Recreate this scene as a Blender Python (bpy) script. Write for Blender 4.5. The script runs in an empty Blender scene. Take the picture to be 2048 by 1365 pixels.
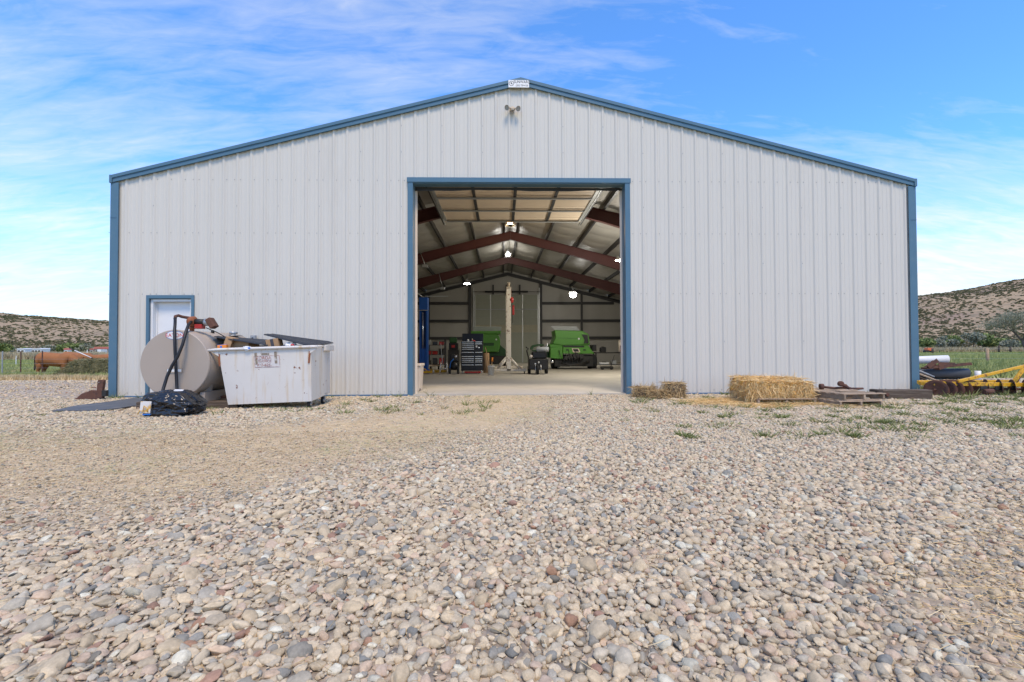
import bpy, bmesh, math, random
import numpy as np
from mathutils import Vector, Matrix, Euler, noise as mnoise

SC = bpy.context.scene
COL = SC.collection
R = math.radians
rnd = random.Random(7)
nrng = np.random.default_rng(11)

# ------------------------------------------------------------------ camera
CAM = Vector((-0.4467, -10.2691, 1.0359))
YAW, PITCH, ROLL, FPX = 0.0223, 0.0181, -0.0036, 910.2
_f = Vector((math.sin(YAW) * math.cos(PITCH), math.cos(YAW) * math.cos(PITCH), math.sin(PITCH)))
_r = Vector((math.cos(YAW), -math.sin(YAW), 0)); _u = _r.cross(_f)
RIGHT = _r * math.cos(ROLL) + _u * math.sin(ROLL)
UP = _u * math.cos(ROLL) - _r * math.sin(ROLL)
FWD = _f
cam = bpy.data.cameras.new('camera'); camo = bpy.data.objects.new('camera', cam); COL.objects.link(camo)
cam.sensor_width = 36; cam.lens = 36 * FPX / 2048; cam.clip_start = 0.05; cam.clip_end = 20000
camo.matrix_world = Matrix(((RIGHT.x, UP.x, -FWD.x, CAM.x), (RIGHT.y, UP.y, -FWD.y, CAM.y), (RIGHT.z, UP.z, -FWD.z, CAM.z), (0, 0, 0, 1)))
SC.camera = camo

def ray(px, py):
    return (RIGHT * ((px - 1024) / FPX) + UP * ((682.5 - py) / FPX) + FWD)
def G(px, py, z=0.0):            # photo pixel on a horizontal plane
    d = ray(px, py); return CAM + d * ((z - CAM.z) / d.z)
def W(px, py, Y=0.0):            # photo pixel on a plane parallel to the front wall
    d = ray(px, py); return CAM + d * ((Y - CAM.y) / d.y)

# ------------------------------------------------------------------ sky, sun, exposure
SUN_EL, SUN_AZ = R(60), R(166)   # azimuth clockwise from +y
world = bpy.data.worlds.new('World'); SC.world = world; world.use_nodes = True
nt = world.node_tree; nt.nodes.clear()
def N(nt, t, **kw):
    n = nt.nodes.new(t)
    for k, v in kw.items():
        if k == 'op': n.operation = v
        elif k == 'blend': n.blend_type = v
        else: setattr(n, k, v)
    return n
def L(nt, a, b): nt.links.new(a, b)
def math_n(nt, op, a, b=None, clamp=False):
    n = N(nt, 'ShaderNodeMath', op=op); n.use_clamp = clamp
    for i, v in enumerate((a, b)):
        if v is None: continue
        if isinstance(v, (int, float)): n.inputs[i].default_value = v
        else: L(nt, v, n.inputs[i])
    return n.outputs[0]
def mixc(nt, fac, a, b, blend='MIX'):
    n = N(nt, 'ShaderNodeMixRGB', blend=blend)
    for i, v in enumerate((fac, a, b)):
        if isinstance(v, (int, float)): n.inputs[i].default_value = v
        elif isinstance(v, tuple): n.inputs[i].default_value = (v[0], v[1], v[2], 1)
        else: L(nt, v, n.inputs[i])
    return n.outputs[0]
def ramp(nt, fac, stops):
    n = N(nt, 'ShaderNodeValToRGB'); cr = n.color_ramp
    while len(cr.elements) < len(stops): cr.elements.new(0.5)
    for e, (p, c) in zip(cr.elements, stops):
        e.position = p; e.color = (c, c, c, 1) if isinstance(c, (int, float)) else (c[0], c[1], c[2], 1)
    L(nt, fac, n.inputs[0]); return n.outputs[0]
def noise_n(nt, vec, scale, detail=4, rough=.55, dist=0.0):
    n = N(nt, 'ShaderNodeTexNoise'); n.inputs['Scale'].default_value = scale; n.inputs['Detail'].default_value = detail
    n.inputs['Roughness'].default_value = rough; n.inputs['Distortion'].default_value = dist
    if vec is not None: L(nt, vec, n.inputs['Vector'])
    return n.outputs[0]
def mapping(nt, vec, scale=(1, 1, 1), loc=(0, 0, 0), rot=(0, 0, 0)):
    n = N(nt, 'ShaderNodeMapping'); n.inputs['Scale'].default_value = scale; n.inputs['Location'].default_value = loc
    n.inputs['Rotation'].default_value = rot; L(nt, vec, n.inputs['Vector']); return n.outputs[0]

sky = N(nt, 'ShaderNodeTexSky', sky_type='NISHITA'); sky.sun_disc = False
sky.sun_elevation = SUN_EL; sky.sun_rotation = SUN_AZ; sky.air_density = 1.0; sky.dust_density = 0.4; sky.ozone_density = 2.5; sky.altitude = 1800
tc = N(nt, 'ShaderNodeTexCoord'); sep = N(nt, 'ShaderNodeSeparateXYZ'); L(nt, tc.outputs['Generated'], sep.inputs[0])
zc = math_n(nt, 'ADD', math_n(nt, 'MAXIMUM', sep.outputs[2], 0.0), 0.22)
cmb = N(nt, 'ShaderNodeCombineXYZ')
L(nt, math_n(nt, 'DIVIDE', sep.outputs[0], zc), cmb.inputs[0]); L(nt, math_n(nt, 'DIVIDE', sep.outputs[1], zc), cmb.inputs[1])
pl = cmb.outputs[0]
big = noise_n(nt, mapping(nt, pl, (.42, .62, 1), (5.2, 3.4, 0), (0, 0, R(12))), 1.0, 2, .5, .4)
streak = noise_n(nt, mapping(nt, pl, (.9, 3.4, 1), (.4, 2.2, 0), (0, 0, R(-14))), 1.7, 9, .62, .9)
fine = noise_n(nt, mapping(nt, pl, (2.6, 9, 1), (7, 1, 0), (0, 0, R(-30))), 2.4, 8, .6, .7)
hz = ramp(nt, math_n(nt, 'MAXIMUM', sep.outputs[2], 0.0), [(.0, .46), (.16, .26), (.40, .03), (.7, -.02)])        # thicker veil towards the horizon
bias = math_n(nt, 'ADD', math_n(nt, 'MULTIPLY', math_n(nt, 'SUBTRACT', big, .51), .85), hz)
cl = math_n(nt, 'ADD', math_n(nt, 'ADD', math_n(nt, 'MULTIPLY', streak, .55), math_n(nt, 'MULTIPLY', fine, .36)), bias)
cmask = ramp(nt, cl, [(.40, 0.0), (.60, .30), (.90, .94)])
cbg = N(nt, 'ShaderNodeBackground'); cbg.inputs[1].default_value = 1.0
skyc = N(nt, 'ShaderNodeVectorMath', op='SCALE'); L(nt, sky.outputs[0], skyc.inputs[0]); skyc.inputs["Scale"].default_value = 0.15
skyb = mixc(nt, 1.0, skyc.outputs[0], (0.66, 1.10, 1.48), 'MULTIPLY')
out = mixc(nt, cmask, skyb, (.60, .595, .585))
L(nt, out, cbg.inputs[0])
wo = N(nt, 'ShaderNodeOutputWorld'); L(nt, cbg.outputs[0], wo.inputs[0])

sun = bpy.data.lights.new('sun', 'SUN'); sun.energy = 2.0; sun.angle = R(17); sun.color = (1, .82, .60)
suno = bpy.data.objects.new('sun', sun); COL.objects.link(suno)
sd = Vector((math.sin(SUN_AZ) * math.cos(SUN_EL), math.cos(SUN_AZ) * math.cos(SUN_EL), math.sin(SUN_EL)))
suno.rotation_euler = sd.to_track_quat('Z', 'Y').to_euler()
SC.view_settings.view_transform = 'Standard'; SC.view_settings.look = 'None'
SC.view_settings.exposure = 0.8; SC.view_settings.gamma = 1.0
SC.render.engine = 'CYCLES'
SC.cycles.max_bounces = 8; SC.cycles.diffuse_bounces = 5; SC.cycles.glossy_bounces = 3
SC.cycles.sample_clamp_indirect = 6.0
SC.cycles.use_denoising = True

# ------------------------------------------------------------------ helpers
def tag(o, label=None, cat=None, group=None, kind=None):
    if label: o['label'] = label
    if cat: o['category'] = cat
    if group: o['group'] = group
    if kind: o['kind'] = kind
    return o
def thing(name, label, cat, loc=(0, 0, 0), rz=0.0, group=None, rot=None):
    o = bpy.data.objects.new(name, None); COL.objects.link(o); o.empty_display_size = .1
    o.location = loc; o.rotation_euler = rot if rot else (0, 0, rz)
    return tag(o, label, cat, group)
def clone(o, parent=None):
    c = o.copy(); COL.objects.link(c); c.parent = parent
    for ch in list(o.children): clone(ch, c)
    return c

class MB:
    def __init__(s): s.v = []; s.f = []; s.sm = []
    def add(s, vs, fs, smooth=False):
        b = len(s.v); s.v += [tuple(x) for x in vs]; s.f += [tuple(i + b for i in f) for f in fs]; s.sm += [smooth] * len(fs); return s
    def box(s, c, d, rot=None, taper=1.0):
        x, y, z = d[0] / 2, d[1] / 2, d[2] / 2
        P = [Vector((-x, -y, -z)), Vector((x, -y, -z)), Vector((x, y, -z)), Vector((-x, y, -z)),
             Vector((-x * taper, -y * taper, z)), Vector((x * taper, -y * taper, z)), Vector((x * taper, y * taper, z)), Vector((-x * taper, y * taper, z))]
        m = Euler(rot).to_matrix() if rot else Matrix.Identity(3)
        c = Vector(c)
        return s.add([m @ p + c for p in P], [(3, 2, 1, 0), (4, 5, 6, 7), (0, 1, 5, 4), (1, 2, 6, 5), (2, 3, 7, 6), (3, 0, 4, 7)])
    def b2(s, a, b):               # box from two corners
        return s.box([(p + q) / 2 for p, q in zip(a, b)], [abs(q - p) for p, q in zip(a, b)])
    def cyl(s, p0, p1, r0, r1=None, n=12, cap=True, smooth=True):
        r1 = r0 if r1 is None else r1
        p0, p1 = Vector(p0), Vector(p1); d = (p1 - p0)
        q = d.to_track_quat('Z', 'Y')
        vs = []
        for p, r in ((p0, r0), (p1, r1)):
            for i in range(n):
                a = 2 * math.pi * i / n
                vs.append(p + q @ Vector((r * math.cos(a), r * math.sin(a), 0)))
        s.add(vs, [(i, (i + 1) % n, n + (i + 1) % n, n + i) for i in range(n)], smooth)
        if cap: s.add(vs, [tuple(range(n - 1, -1, -1)), tuple(range(n, 2 * n))])
        return s
    def tube(s, pts, r, n=8, cap=True):
        pts = [Vector(p) for p in pts]; vs = []
        rs = r if isinstance(r, (list, tuple)) else [r] * len(pts)
        ref = None
        for i, p in enumerate(pts):
            t = (pts[min(i + 1, len(pts) - 1)] - pts[max(i - 1, 0)]).normalized()
            if ref is None: ref = t.orthogonal().normalized()
            ref = (ref - t * ref.dot(t)).normalized(); bi = t.cross(ref)
            for k in range(n):
                a = 2 * math.pi * k / n; vs.append(p + (ref * math.cos(a) + bi * math.sin(a)) * rs[i])
        fs = [(i * n + k, i * n + (k + 1) % n, (i + 1) * n + (k + 1) % n, (i + 1) * n + k) for i in range(len(pts) - 1) for k in range(n)]
        s.add(vs, fs, True)
        if cap: s.add(vs, [tuple(range(n - 1, -1, -1)), tuple(range((len(pts) - 1) * n, len(pts) * n))])
        return s
    def prism(s, poly, a, b, axis='y'):   # 2-d outline extruded from a to b along axis
        n = len(poly)
        def P(u, v, t): return {'y': (u, t, v), 'x': (t, u, v), 'z': (u, v, t)}[axis]
        vs = [P(u, v, a) for u, v in poly] + [P(u, v, b) for u, v in poly]
        return s.add(vs, [tuple(range(n)), tuple(range(2 * n - 1, n - 1, -1))] + [(i, n + i, n + (i + 1) % n, (i + 1) % n) for i in range(n)])
    def lathe(s, prof, c=(0, 0, 0), axis='z', n=20, smooth=True):
        c = Vector(c); vs = []
        for r, h in prof:
            for k in range(n):
                a = 2 * math.pi * k / n; u, v = r * math.cos(a), r * math.sin(a)
                vs.append(c + Vector({'z': (u, v, h), 'y': (u, h, v), 'x': (h, u, v)}[axis]))
        fs = [(i * n + k, i * n + (k + 1) % n, (i + 1) * n + (k + 1) % n, (i + 1) * n + k) for i in range(len(prof) - 1) for k in range(n)]
        s.add(vs, fs, smooth)
        s.add(vs, [tuple(range(n - 1, -1, -1)), tuple(range((len(prof) - 1) * n, len(prof) * n))])
        return s
    def build(s, name, mat, parent=None, bevel=0.0, loc=None, rot=None):
        me = bpy.data.meshes.new(name); me.from_pydata(s.v, [], s.f); me.update()
        bm = bmesh.new(); bm.from_mesh(me)
        for f, q in zip(bm.faces, s.sm): f.smooth = q
        bmesh.ops.remove_doubles(bm, verts=bm.verts, dist=1e-5)
        bmesh.ops.recalc_face_normals(bm, faces=bm.faces)
        if bevel: bmesh.ops.bevel(bm, geom=[e for e in bm.edges if e.calc_face_angle(0) > .5], offset=bevel, segments=1, affect='EDGES', profile=.6)
        bm.to_mesh(me); bm.free()
        o = bpy.data.objects.new(name, me); COL.objects.link(o); me.materials.append(mat)
        if parent: o.parent = parent
        if loc is not None: o.location = loc
        if rot is not None: o.rotation_euler = rot
        return o
def np_mesh(name, verts, faces, mat, parent=None, smooth=False, kind=None):
    me = bpy.data.meshes.new(name); verts = np.asarray(verts, np.float32); faces = np.asarray(faces, np.int32)
    k = faces.shape[1]
    me.vertices.add(len(verts)); me.vertices.foreach_set('co', verts.ravel())
    me.loops.add(faces.size); me.loops.foreach_set('vertex_index', faces.ravel())
    me.polygons.add(len(faces)); me.polygons.foreach_set('loop_start', np.arange(0, faces.size, k, dtype=np.int32))
    me.polygons.foreach_set('loop_total', np.full(len(faces), k, np.int32))
    if smooth: me.polygons.foreach_set('use_smooth', np.ones(len(faces), bool))
    me.update(); me.validate()
    o = bpy.data.objects.new(name, me); COL.objects.link(o); me.materials.append(mat)
    if parent: o.parent = parent
    if kind: o['kind'] = kind
    return o
def text_mesh(name, s, size, mat, parent, loc, rot=(R(90), 0, 0), align='CENTER', sx=1.0):
    c = bpy.data.curves.new(name, 'FONT'); c.body = s; c.size = size; c.align_x = align; c.extrude = .0008
    t = bpy.data.objects.new(name + '_tmp', c); COL.objects.link(t)
    me = bpy.data.meshes.new_from_object(t.evaluated_get(bpy.context.evaluated_depsgraph_get()))
    bpy.data.objects.remove(t); bpy.data.curves.remove(c)
    o = bpy.data.objects.new(name, me); COL.objects.link(o); me.materials.clear(); me.materials.append(mat)
    o.parent = parent; o.location = loc; o.rotation_euler = rot; o.scale = (sx, 1, 1); return o

# ------------------------------------------------------------------ materials
def pm(name, col, rough=.6, metal=0.0, var=.12, scale=6.0, bump=.0, bscale=40.0, col2=None, thr=(.55, .65), s2=5.0, stretch=(1, 1, 1), rand=.0, spec=.4, detail=5):
    m = bpy.data.materials.new(name); m.use_nodes = True; t = m.node_tree
    b = t.nodes['Principled BSDF']; b.inputs['Roughness'].default_value = rough; b.inputs['Metallic'].default_value = metal
    b.inputs['Specular IOR Level'].default_value = spec
    co = N(t, 'ShaderNodeTexCoord').outputs['Object']; co = mapping(t, co, stretch)
    n1 = noise_n(t, co, scale, detail, .6)
    c = mixc(t, n1, tuple(x * (1 - var) for x in col), tuple(min(1, x * (1 + var)) for x in col))
    if col2:
        n2 = noise_n(t, co, s2, 8, .65)
        c = mixc(t, ramp(t, n2, [(thr[0], 0.0), (thr[1], 1.0)]), c, col2)
    if rand:
        oi = N(t, 'ShaderNodeObjectInfo').outputs['Random']
        k = math_n(t, 'ADD', math_n(t, 'MULTIPLY', oi, 2 * rand), 1 - rand)
        v = N(t, 'ShaderNodeVectorMath', op='SCALE'); L(t, c, v.inputs[0]); L(t, k, v.inputs['Scale']); c = v.outputs[0]
    L(t, c, b.inputs['Base Color'])
    if bump:
        bn = N(t, 'ShaderNodeBump'); bn.inputs['Strength'].default_value = bump; bn.inputs['Distance'].default_value = .01
        L(t, noise_n(t, co, bscale, 6, .65), bn.inputs['Height']); L(t, bn.outputs[0], b.inputs['Normal'])
    return m
def emis(name, col, s):
    m = bpy.data.materials.new(name); m.use_nodes = True; t = m.node_tree; b = t.nodes['Principled BSDF']
    b.inputs['Base Color'].default_value = (*col, 1); b.inputs['Emission Color'].default_value = (*col, 1); b.inputs['Emission Strength'].default_value = s
    return m

M = {}
M['panel'] = pm('white_panel', (.58, .553, .483), .42, 0, .04, .7, .22, 2.2, (.53, .50, .435), (.56, .80), 1.3, (1, 1, .25), .012)
M['blue'] = pm('blue_trim', (.075, .155, .215), .4, 0, .10, 3, 0, 40, (.095, .165, .21), (.55, .7), 6)
M['bluedark'] = pm('blue_base', (.07, .15, .25), .5, 0, .15, 3)
M['white'] = pm('white_paint', (.72, .72, .70), .45, 0, .05, 4, 0, 40, (.5, .47, .42), (.62, .8), 8)
M['cream'] = pm('cream_strip', (.72, .60, .47), .5, 0, .08, 3)
M['red_iron'] = pm('red_oxide_steel', (.075, .022, .019), .55, 0, .2, 3)
M['dark_steel'] = pm('dark_steel', (.035, .034, .034), .55, 0, .2, 3)
M['galv'] = pm('galvanised', (.42, .43, .42), .4, .6, .15, 8)
M['screw'] = pm('screw_head', (.27, .265, .26), .45, .3, .1, 8)
M['vinyl'] = pm('vinyl_insulation', (.34, .325, .29), .45, 0, .06, 2, .15, 9, spec=.5)
M['tan'] = pm('tan_door_panel', (.64, .52, .38), .5, 0, .05, 2, .03, 30)
M['greydoor'] = pm('grey_green_door_panel', (.25, .26, .205), .5, 0, .06, 2, .03, 30)
M['concrete'] = pm('concrete', (.44, .40, .33), .7, 0, .14, 1.2, .15, 30, (.33, .30, .24), (.5, .75), .9, spec=.3)
M['tank'] = pm('tank_beige', (.37, .31, .25), .45, 0, .07, 2.5, .03, 20, (.34, .19, .10), (.70, .78), 3.2)
M['rust'] = pm('rust', (.12, .055, .035), .85, 0, .35, 9, .4, 50, (.06, .035, .03), (.5, .65), 7)
M['rustorange'] = pm('rust_orange', (.25, .085, .035), .8, 0, .3, 12, .3, 50)
M['hose'] = pm('hose_rubber', (.013, .013, .014), .5, 0, .2, 8)
M['black'] = pm('black_paint', (.012, .012, .013), .38, 0, .2, 6)
M['blackplastic'] = pm('black_plastic_lid', (.028, .031, .036), .45, 0, .2, 5, .1, 20, (.06, .06, .06), (.55, .8), 6)
M['bag'] = pm('black_bag_film', (.010, .010, .011), .26, 0, .2, 5, .25, 14, spec=.6)
M['mat'] = pm('rubber_mat', (.085, .09, .095), .7, 0, .2, 3, .1, 60, (.2, .18, .15), (.55, .8), 2.5)
M['timber'] = pm('old_timber', (.10, .072, .05), .9, 0, .4, 5, .6, 30, (.20, .16, .12), (.5, .7), 6, (.4, 6, 6), .15)
M['pallet'] = pm('weathered_board', (.36, .27, .185), .9, 0, .3, 5, .5, 30, (.21, .155, .11), (.5, .7), 8, (1, 7, 7), .28)
M['card'] = pm('cardboard', (.38, .235, .12), .85, 0, .1, 5)
M['cardtape'] = pm('dark_tape', (.06, .06, .07), .4)
M['orange'] = pm('orange_print', (.75, .24, .03), .6)
M['bluep'] = pm('blue_print', (.02, .16, .55), .5)
M['redp'] = pm('red_print', (.55, .04, .04), .5)
M['fadedred'] = pm('faded_red_print', (.34, .13, .11), .7, 0, .3, 30, 0, 40, (.62, .58, .52), (.5, .62), 14)
M['tyre'] = pm('tyre_rubber', (.018, .018, .018), .8, 0, .2, 8)
M['lift'] = pm('lift_blue', (.015, .085, .33), .4, 0, .15, 4)
M['yellow'] = pm('yellow_paint', (.66, .36, .02), .5, 0, .2, 5, .1, 40, (.20, .09, .035), (.55, .64), 13)
M['green'] = pm('green_paint', (.075, .24, .03), .4, 0, .10, 4)
M['greendark'] = pm('dark_green', (.02, .07, .02), .5, 0, .2, 4)
M['grease'] = pm('greasy_metal', (.035, .033, .03), .5, .3, .5, 9)
M['chrome'] = pm('bright_metal', (.75, .75, .75), .25, .8, .05, 4)
M['gantry'] = pm('chipped_cream_paint', (.76, .68, .55), .6, 0, .1, 5, .1, 40, (.24, .12, .06), (.55, .66), 9)
M['redbox'] = pm('red_steel', (.38, .03, .025), .45, 0, .15, 4)
M['wood'] = pm('wood_handle', (.40, .25, .12), .7, 0, .2, 9)
M['grey'] = pm('grey_paint', (.30, .31, .31), .55, 0, .12, 5)
M['tarp'] = pm('blue_tarp', (.03, .20, .62), .4, 0, .1, 4)
M['cow'] = pm('red_cow_hide', (.30, .115, .035), .75, 0, .3, 2.5, .2, 40, (.17, .055, .02), (.55, .75), 1.8)
M['cowdark'] = pm('dark_tail_hair', (.05, .025, .02), .9, 0, .2, 5)
M['pvc'] = pm('white_pipe', (.70, .69, .66), .45, 0, .06, 3, 0, 40, (.45, .38, .3), (.65, .8), 4)
M['culvert'] = pm('dark_grey_pipe', (.055, .062, .07), .6, 0, .25, 4)
M['postwood'] = pm('post_wood', (.36, .25, .15), .9, 0, .2, 4, .4, 20, None, (.5, .6), 5, (6, 6, .6))
M['darkpost'] = pm('dark_post_wood', (.06, .045, .035), .9, 0, .3, 4)
M['siding'] = pm('pale_siding', (.66, .67, .68), .6, 0, .05, 1)
M['redroof'] = pm('red_roof', (.42, .13, .10), .6, 0, .1, 1)
M['brownwall'] = pm('brown_wall', (.24, .19, .16), .8, 0, .1, 1)
M['glass'] = pm('dark_glass', (.02, .025, .03), .15, 0, .1, 2, spec=.6)
M['bark'] = pm('bark', (.09, .075, .06), .95, 0, .3, 6, .4, 30)

def attr_mat(name, typ, rough=.8):
    m = bpy.data.materials.new(name); m.use_nodes = True; t = m.node_tree; b = t.nodes['Principled BSDF']
    b.inputs['Roughness'].default_value = rough; b.inputs['Specular IOR Level'].default_value = .3
    a = N(t, 'ShaderNodeAttribute'); a.attribute_type = typ; a.attribute_name = 'tint'
    co = N(t, 'ShaderNodeTexCoord').outputs['Object']
    n = ramp(t, noise_n(t, co, 3.0, 6, .7), [(.3, .72), (.7, 1.18)])
    L(t, mixc(t, 1.0, a.outputs['Color'], n, 'MULTIPLY'), b.inputs['Base Color'])
    bn = N(t, 'ShaderNodeBump'); bn.inputs['Strength'].default_value = .25; bn.inputs['Distance'].default_value = .02
    L(t, noise_n(t, co, 9, 5, .6), bn.inputs['Height']); L(t, bn.outputs[0], b.inputs['Normal'])
    return m
M['stone_i'] = attr_mat('river_stone', 'INSTANCER'); M['stone_o'] = attr_mat('river_stone_single', 'OBJECT')
def leaf_mat(name, c1, c2, trans=.25):
    m = bpy.data.materials.new(name); m.use_nodes = True; t = m.node_tree; b = t.nodes['Principled BSDF']
    b.inputs['Roughness'].default_value = .7; b.inputs['Specular IOR Level'].default_value = .2
    g = N(t, 'ShaderNodeNewGeometry').outputs['Random Per Island']
    c = mixc(t, g, c1, c2); L(t, c, b.inputs['Base Color'])
    return m
M['straw'] = leaf_mat('straw', (.58, .37, .125), (.88, .66, .34))
M['oldstraw'] = leaf_mat('old_straw', (.28, .18, .08), (.66, .48, .24))
M['drygrass'] = leaf_mat('dry_grass', (.46, .34, .16), (.74, .60, .36))
M['palegreen'] = leaf_mat('pale_dry_green', (.36, .36, .15), (.56, .52, .27))
M['weed'] = leaf_mat('weed_green', (.10, .14, .035), (.27, .28, .10))
M['hay'] = leaf_mat('alfalfa_hay', (.12, .125, .05), (.32, .29, .15))
M['strawcore'] = pm('straw_core', (.62, .35, .08), .9, 0, .4, 22, .8, 60, (.16, .09, .03), (.55, .7), 14)
M['haycore'] = pm('hay_core', (.17, .145, .07), .9, 0, .45, 9, .9, 30, (.08, .07, .035), (.5, .65), 7)
M['oldcore'] = pm('old_hay_core', (.15, .105, .06), .9, 0, .4, 18, .8, 50, (.07, .05, .035), (.5, .7), 9)
M['scrub'] = leaf_mat('juniper', (.085, .085, .04), (.18, .165, .08))
M['leafgrey'] = leaf_mat('grey_green_leaves', (.20, .205, .14), (.33, .33, .23))
M['leafgreen'] = leaf_mat('spring_leaves', (.12, .16, .05), (.26, .30, .10))
M['leafbrown'] = leaf_mat('brown_twigs', (.22, .18, .12), (.36, .30, .21))
M['meadow'] = leaf_mat('meadow_grass', (.19, .24, .06), (.42, .43, .17))
M['reed'] = leaf_mat('dry_reeds', (.32, .26, .14), (.52, .43, .26))

# ------------------------------------------------------------------ terrain
def sst(a, b, x):
    t = min(1, max(0, (x - a) / (b - a))); return t * t * (3 - 2 * t)
def gz(x, y):
    z = -0.44 * sst(-9.4, -12.0, x) * sst(2.0, 17.0, y)
    if y < -.05:
        z += (.018 * mnoise.noise((x * .45, y * .45, 1.3)) + .008 * mnoise.noise((x * 1.6, y * 1.6, 5.1))) * sst(-.1, -1.2, y)
    elif abs(x) > 9.4:
        z += .03 * mnoise.noise((x * .3, y * .3, 2.2)) * sst(9.4, 11, abs(x))
    return z
def dirt_amount(x, y):           # 1 where tyres have worn the gravel to packed dirt and chaff
    # worn track swinging from the left of the yard up to the doorway
    pts = [(-9.0, -6.0), (-5.6, -6.15), (-3.4, -5.7), (-1.7, -4.6), (-.6, -2.9), (-.3, -.8)]
    d = 1e9
    for (ax, ay), (bx, by) in zip(pts, pts[1:]):
        t = max(0, min(1, ((x - ax) * (bx - ax) + (y - ay) * (by - ay)) / ((bx - ax) ** 2 + (by - ay) ** 2)))
        d = min(d, math.hypot(x - ax - t * (bx - ax), y - ay - t * (by - ay)))
    w = 1.0 + .55 * sst(-1.2, -4.0, x) + .5 * mnoise.noise((x * .6, y * .6, 9)) + .25 * mnoise.noise((x * 2.2, y * 2.2, 4))
    a = sst(w + .95, w - .75, d)
    d2 = abs((y + 8.0) - (x - 2.6) * .55) * .88
    b = .7 * sst(.6, .1, d2) * sst(.6, 1.6, x) * sst(8, 5, x)
    return max(a, b)

gm = bpy.data.materials.new('ground'); gm.use_nodes = True; t = gm.node_tree; b = t.nodes['Principled BSDF']
b.inputs['Roughness'].default_value = .95; b.inputs['Specular IOR Level'].default_value = .15
co = N(t, 'ShaderNodeTexCoord').outputs['Object']; sp = N(t, 'ShaderNodeSeparateXYZ'); L(t, co, sp.inputs[0]); X, Y = sp.outputs[0], sp.outputs[1]
n_lo = noise_n(t, co, .35, 5, .6); n_md = noise_n(t, co, 2.2, 6, .65); n_hi = noise_n(t, co, 26, 6, .7)
vor = N(t, 'ShaderNodeTexVoronoi'); vor.inputs['Scale'].default_value = 17; L(t, co, vor.inputs['Vector'])
vcol = N(t, 'ShaderNodeSeparateXYZ'); L(t, vor.outputs['Color'], vcol.inputs[0])
stonec = mixc(t, vcol.outputs[0], (.42, .34, .25), (.66, .54, .40)); stonec = mixc(t, ramp(t, vcol.outputs[1], [(.8, 0.0), (.9, .8)]), stonec, (.27, .25, .22))
edge = ramp(t, vor.outputs['Distance'], [(.3, 1.0), (.7, .6)])
stonec = mixc(t, 1.0, stonec, edge, 'MULTIPLY')
dirt = mixc(t, n_hi, (.36, .26, .155), (.68, .53, .345)); dirt = mixc(t, ramp(t, n_md, [(.35, 0.0), (.7, .5)]), dirt, (.62, .49, .30))
at = N(t, 'ShaderNodeAttribute'); at.attribute_name = 'dirt'
gravel = mixc(t, math_n(t, 'ADD', at.outputs['Fac'], math_n(t, 'MULTIPLY', math_n(t, 'SUBTRACT', n_md, .5), .7), True), stonec, dirt)
grass = mixc(t, n_md, (.20, .24, .07), (.36, .37, .14)); grass = mixc(t, ramp(t, n_lo, [(.42, 0.0), (.62, .85)]), grass, (.42, .36, .19))
wav = noise_n(t, mapping(t, co, (.05, .8, 1)), 1.0, 4, .6); grass = mixc(t, ramp(t, wav, [(.45, 0.0), (.65, .5)]), grass, (.25, .30, .10))
fa = N(t, 'ShaderNodeAttribute'); fa.attribute_name = 'field'
fm = ramp(t, math_n(t, 'ADD', fa.outputs['Fac'], math_n(t, 'MULTIPLY', math_n(t, 'SUBTRACT', n_md, .5), .8)), [(.4, 0.0), (.6, 1.0)])
chaff = mixc(t, n_hi, (.42, .28, .12), (.70, .52, .28))
ca = N(t, 'ShaderNodeAttribute'); ca.attribute_name = 'chaff'
cm = ramp(t, math_n(t, 'ADD', ca.outputs['Fac'], math_n(t, 'MULTIPLY', math_n(t, 'SUBTRACT', n_md, .5), 1.0)), [(.4, 0.0), (.6, .9)])
fin = mixc(t, cm, mixc(t, fm, gravel, grass), chaff)
L(t, fin, b.inputs['Base Color'])
bn = N(t, 'ShaderNodeBump'); bn.inputs['Strength'].default_value = .6; bn.inputs['Distance'].default_value = .03
L(t, math_n(t, 'ADD', n_hi, math_n(t, 'MULTIPLY', vor.outputs['Distance'], -.8)), bn.inputs['Height']); L(t, bn.outputs[0], b.inputs['Normal'])
M['ground'] = gm

def axis_vals(lo, hi, step, far):
    v = list(np.arange(lo, hi + 1e-6, step)); a = hi; s = step
    while a < far: s *= 1.35; a += s; v.append(a)
    a = lo; s = step
    while a > -far: s *= 1.35; a -= s; v.insert(0, a)
    return v
gx, gy = axis_vals(-28, 28, .4, 3200), axis_vals(-11, 28, .4, 3200)
gv = [(x, y, gz(x, y)) for y in gy for x in gx]; nx = len(gx)
gf = [(j * nx + i, j * nx + i + 1, (j + 1) * nx + i + 1, (j + 1) * nx + i) for j in range(len(gy) - 1) for i in range(nx - 1)]
ground = np_mesh('ground', gv, gf, gm, None, True, 'structure')
def field_amt(x, y):
    if x < 0:   # left meadow, beyond the gravel apron
        return sst(9.0, 11.5, y + .04 * (x + 10)) if y > 0 else 0
    a = sst(4.3, 5.6, y - .05 * (x - 9)) if x > 9 else 0
    weeds = .42 * sst(6.5, 9.5, x) * sst(-3.6, -1.6, y) * sst(3.0, 2.0, y)
    return max(a, weeds)
def chaff_amt(x, y):
    if x < -8: return .75 * sst(7.5, 9, y) * sst(12.5, 11, y)
    return .98 * sst(1.0, .4, math.hypot((x - 4.75 + .5 * mnoise.noise((x, y, 3))) / 2.2, (y + 1.75 + .5 * mnoise.noise((x * 1.3, y * 1.3, 7))) / 1.05))
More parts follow.
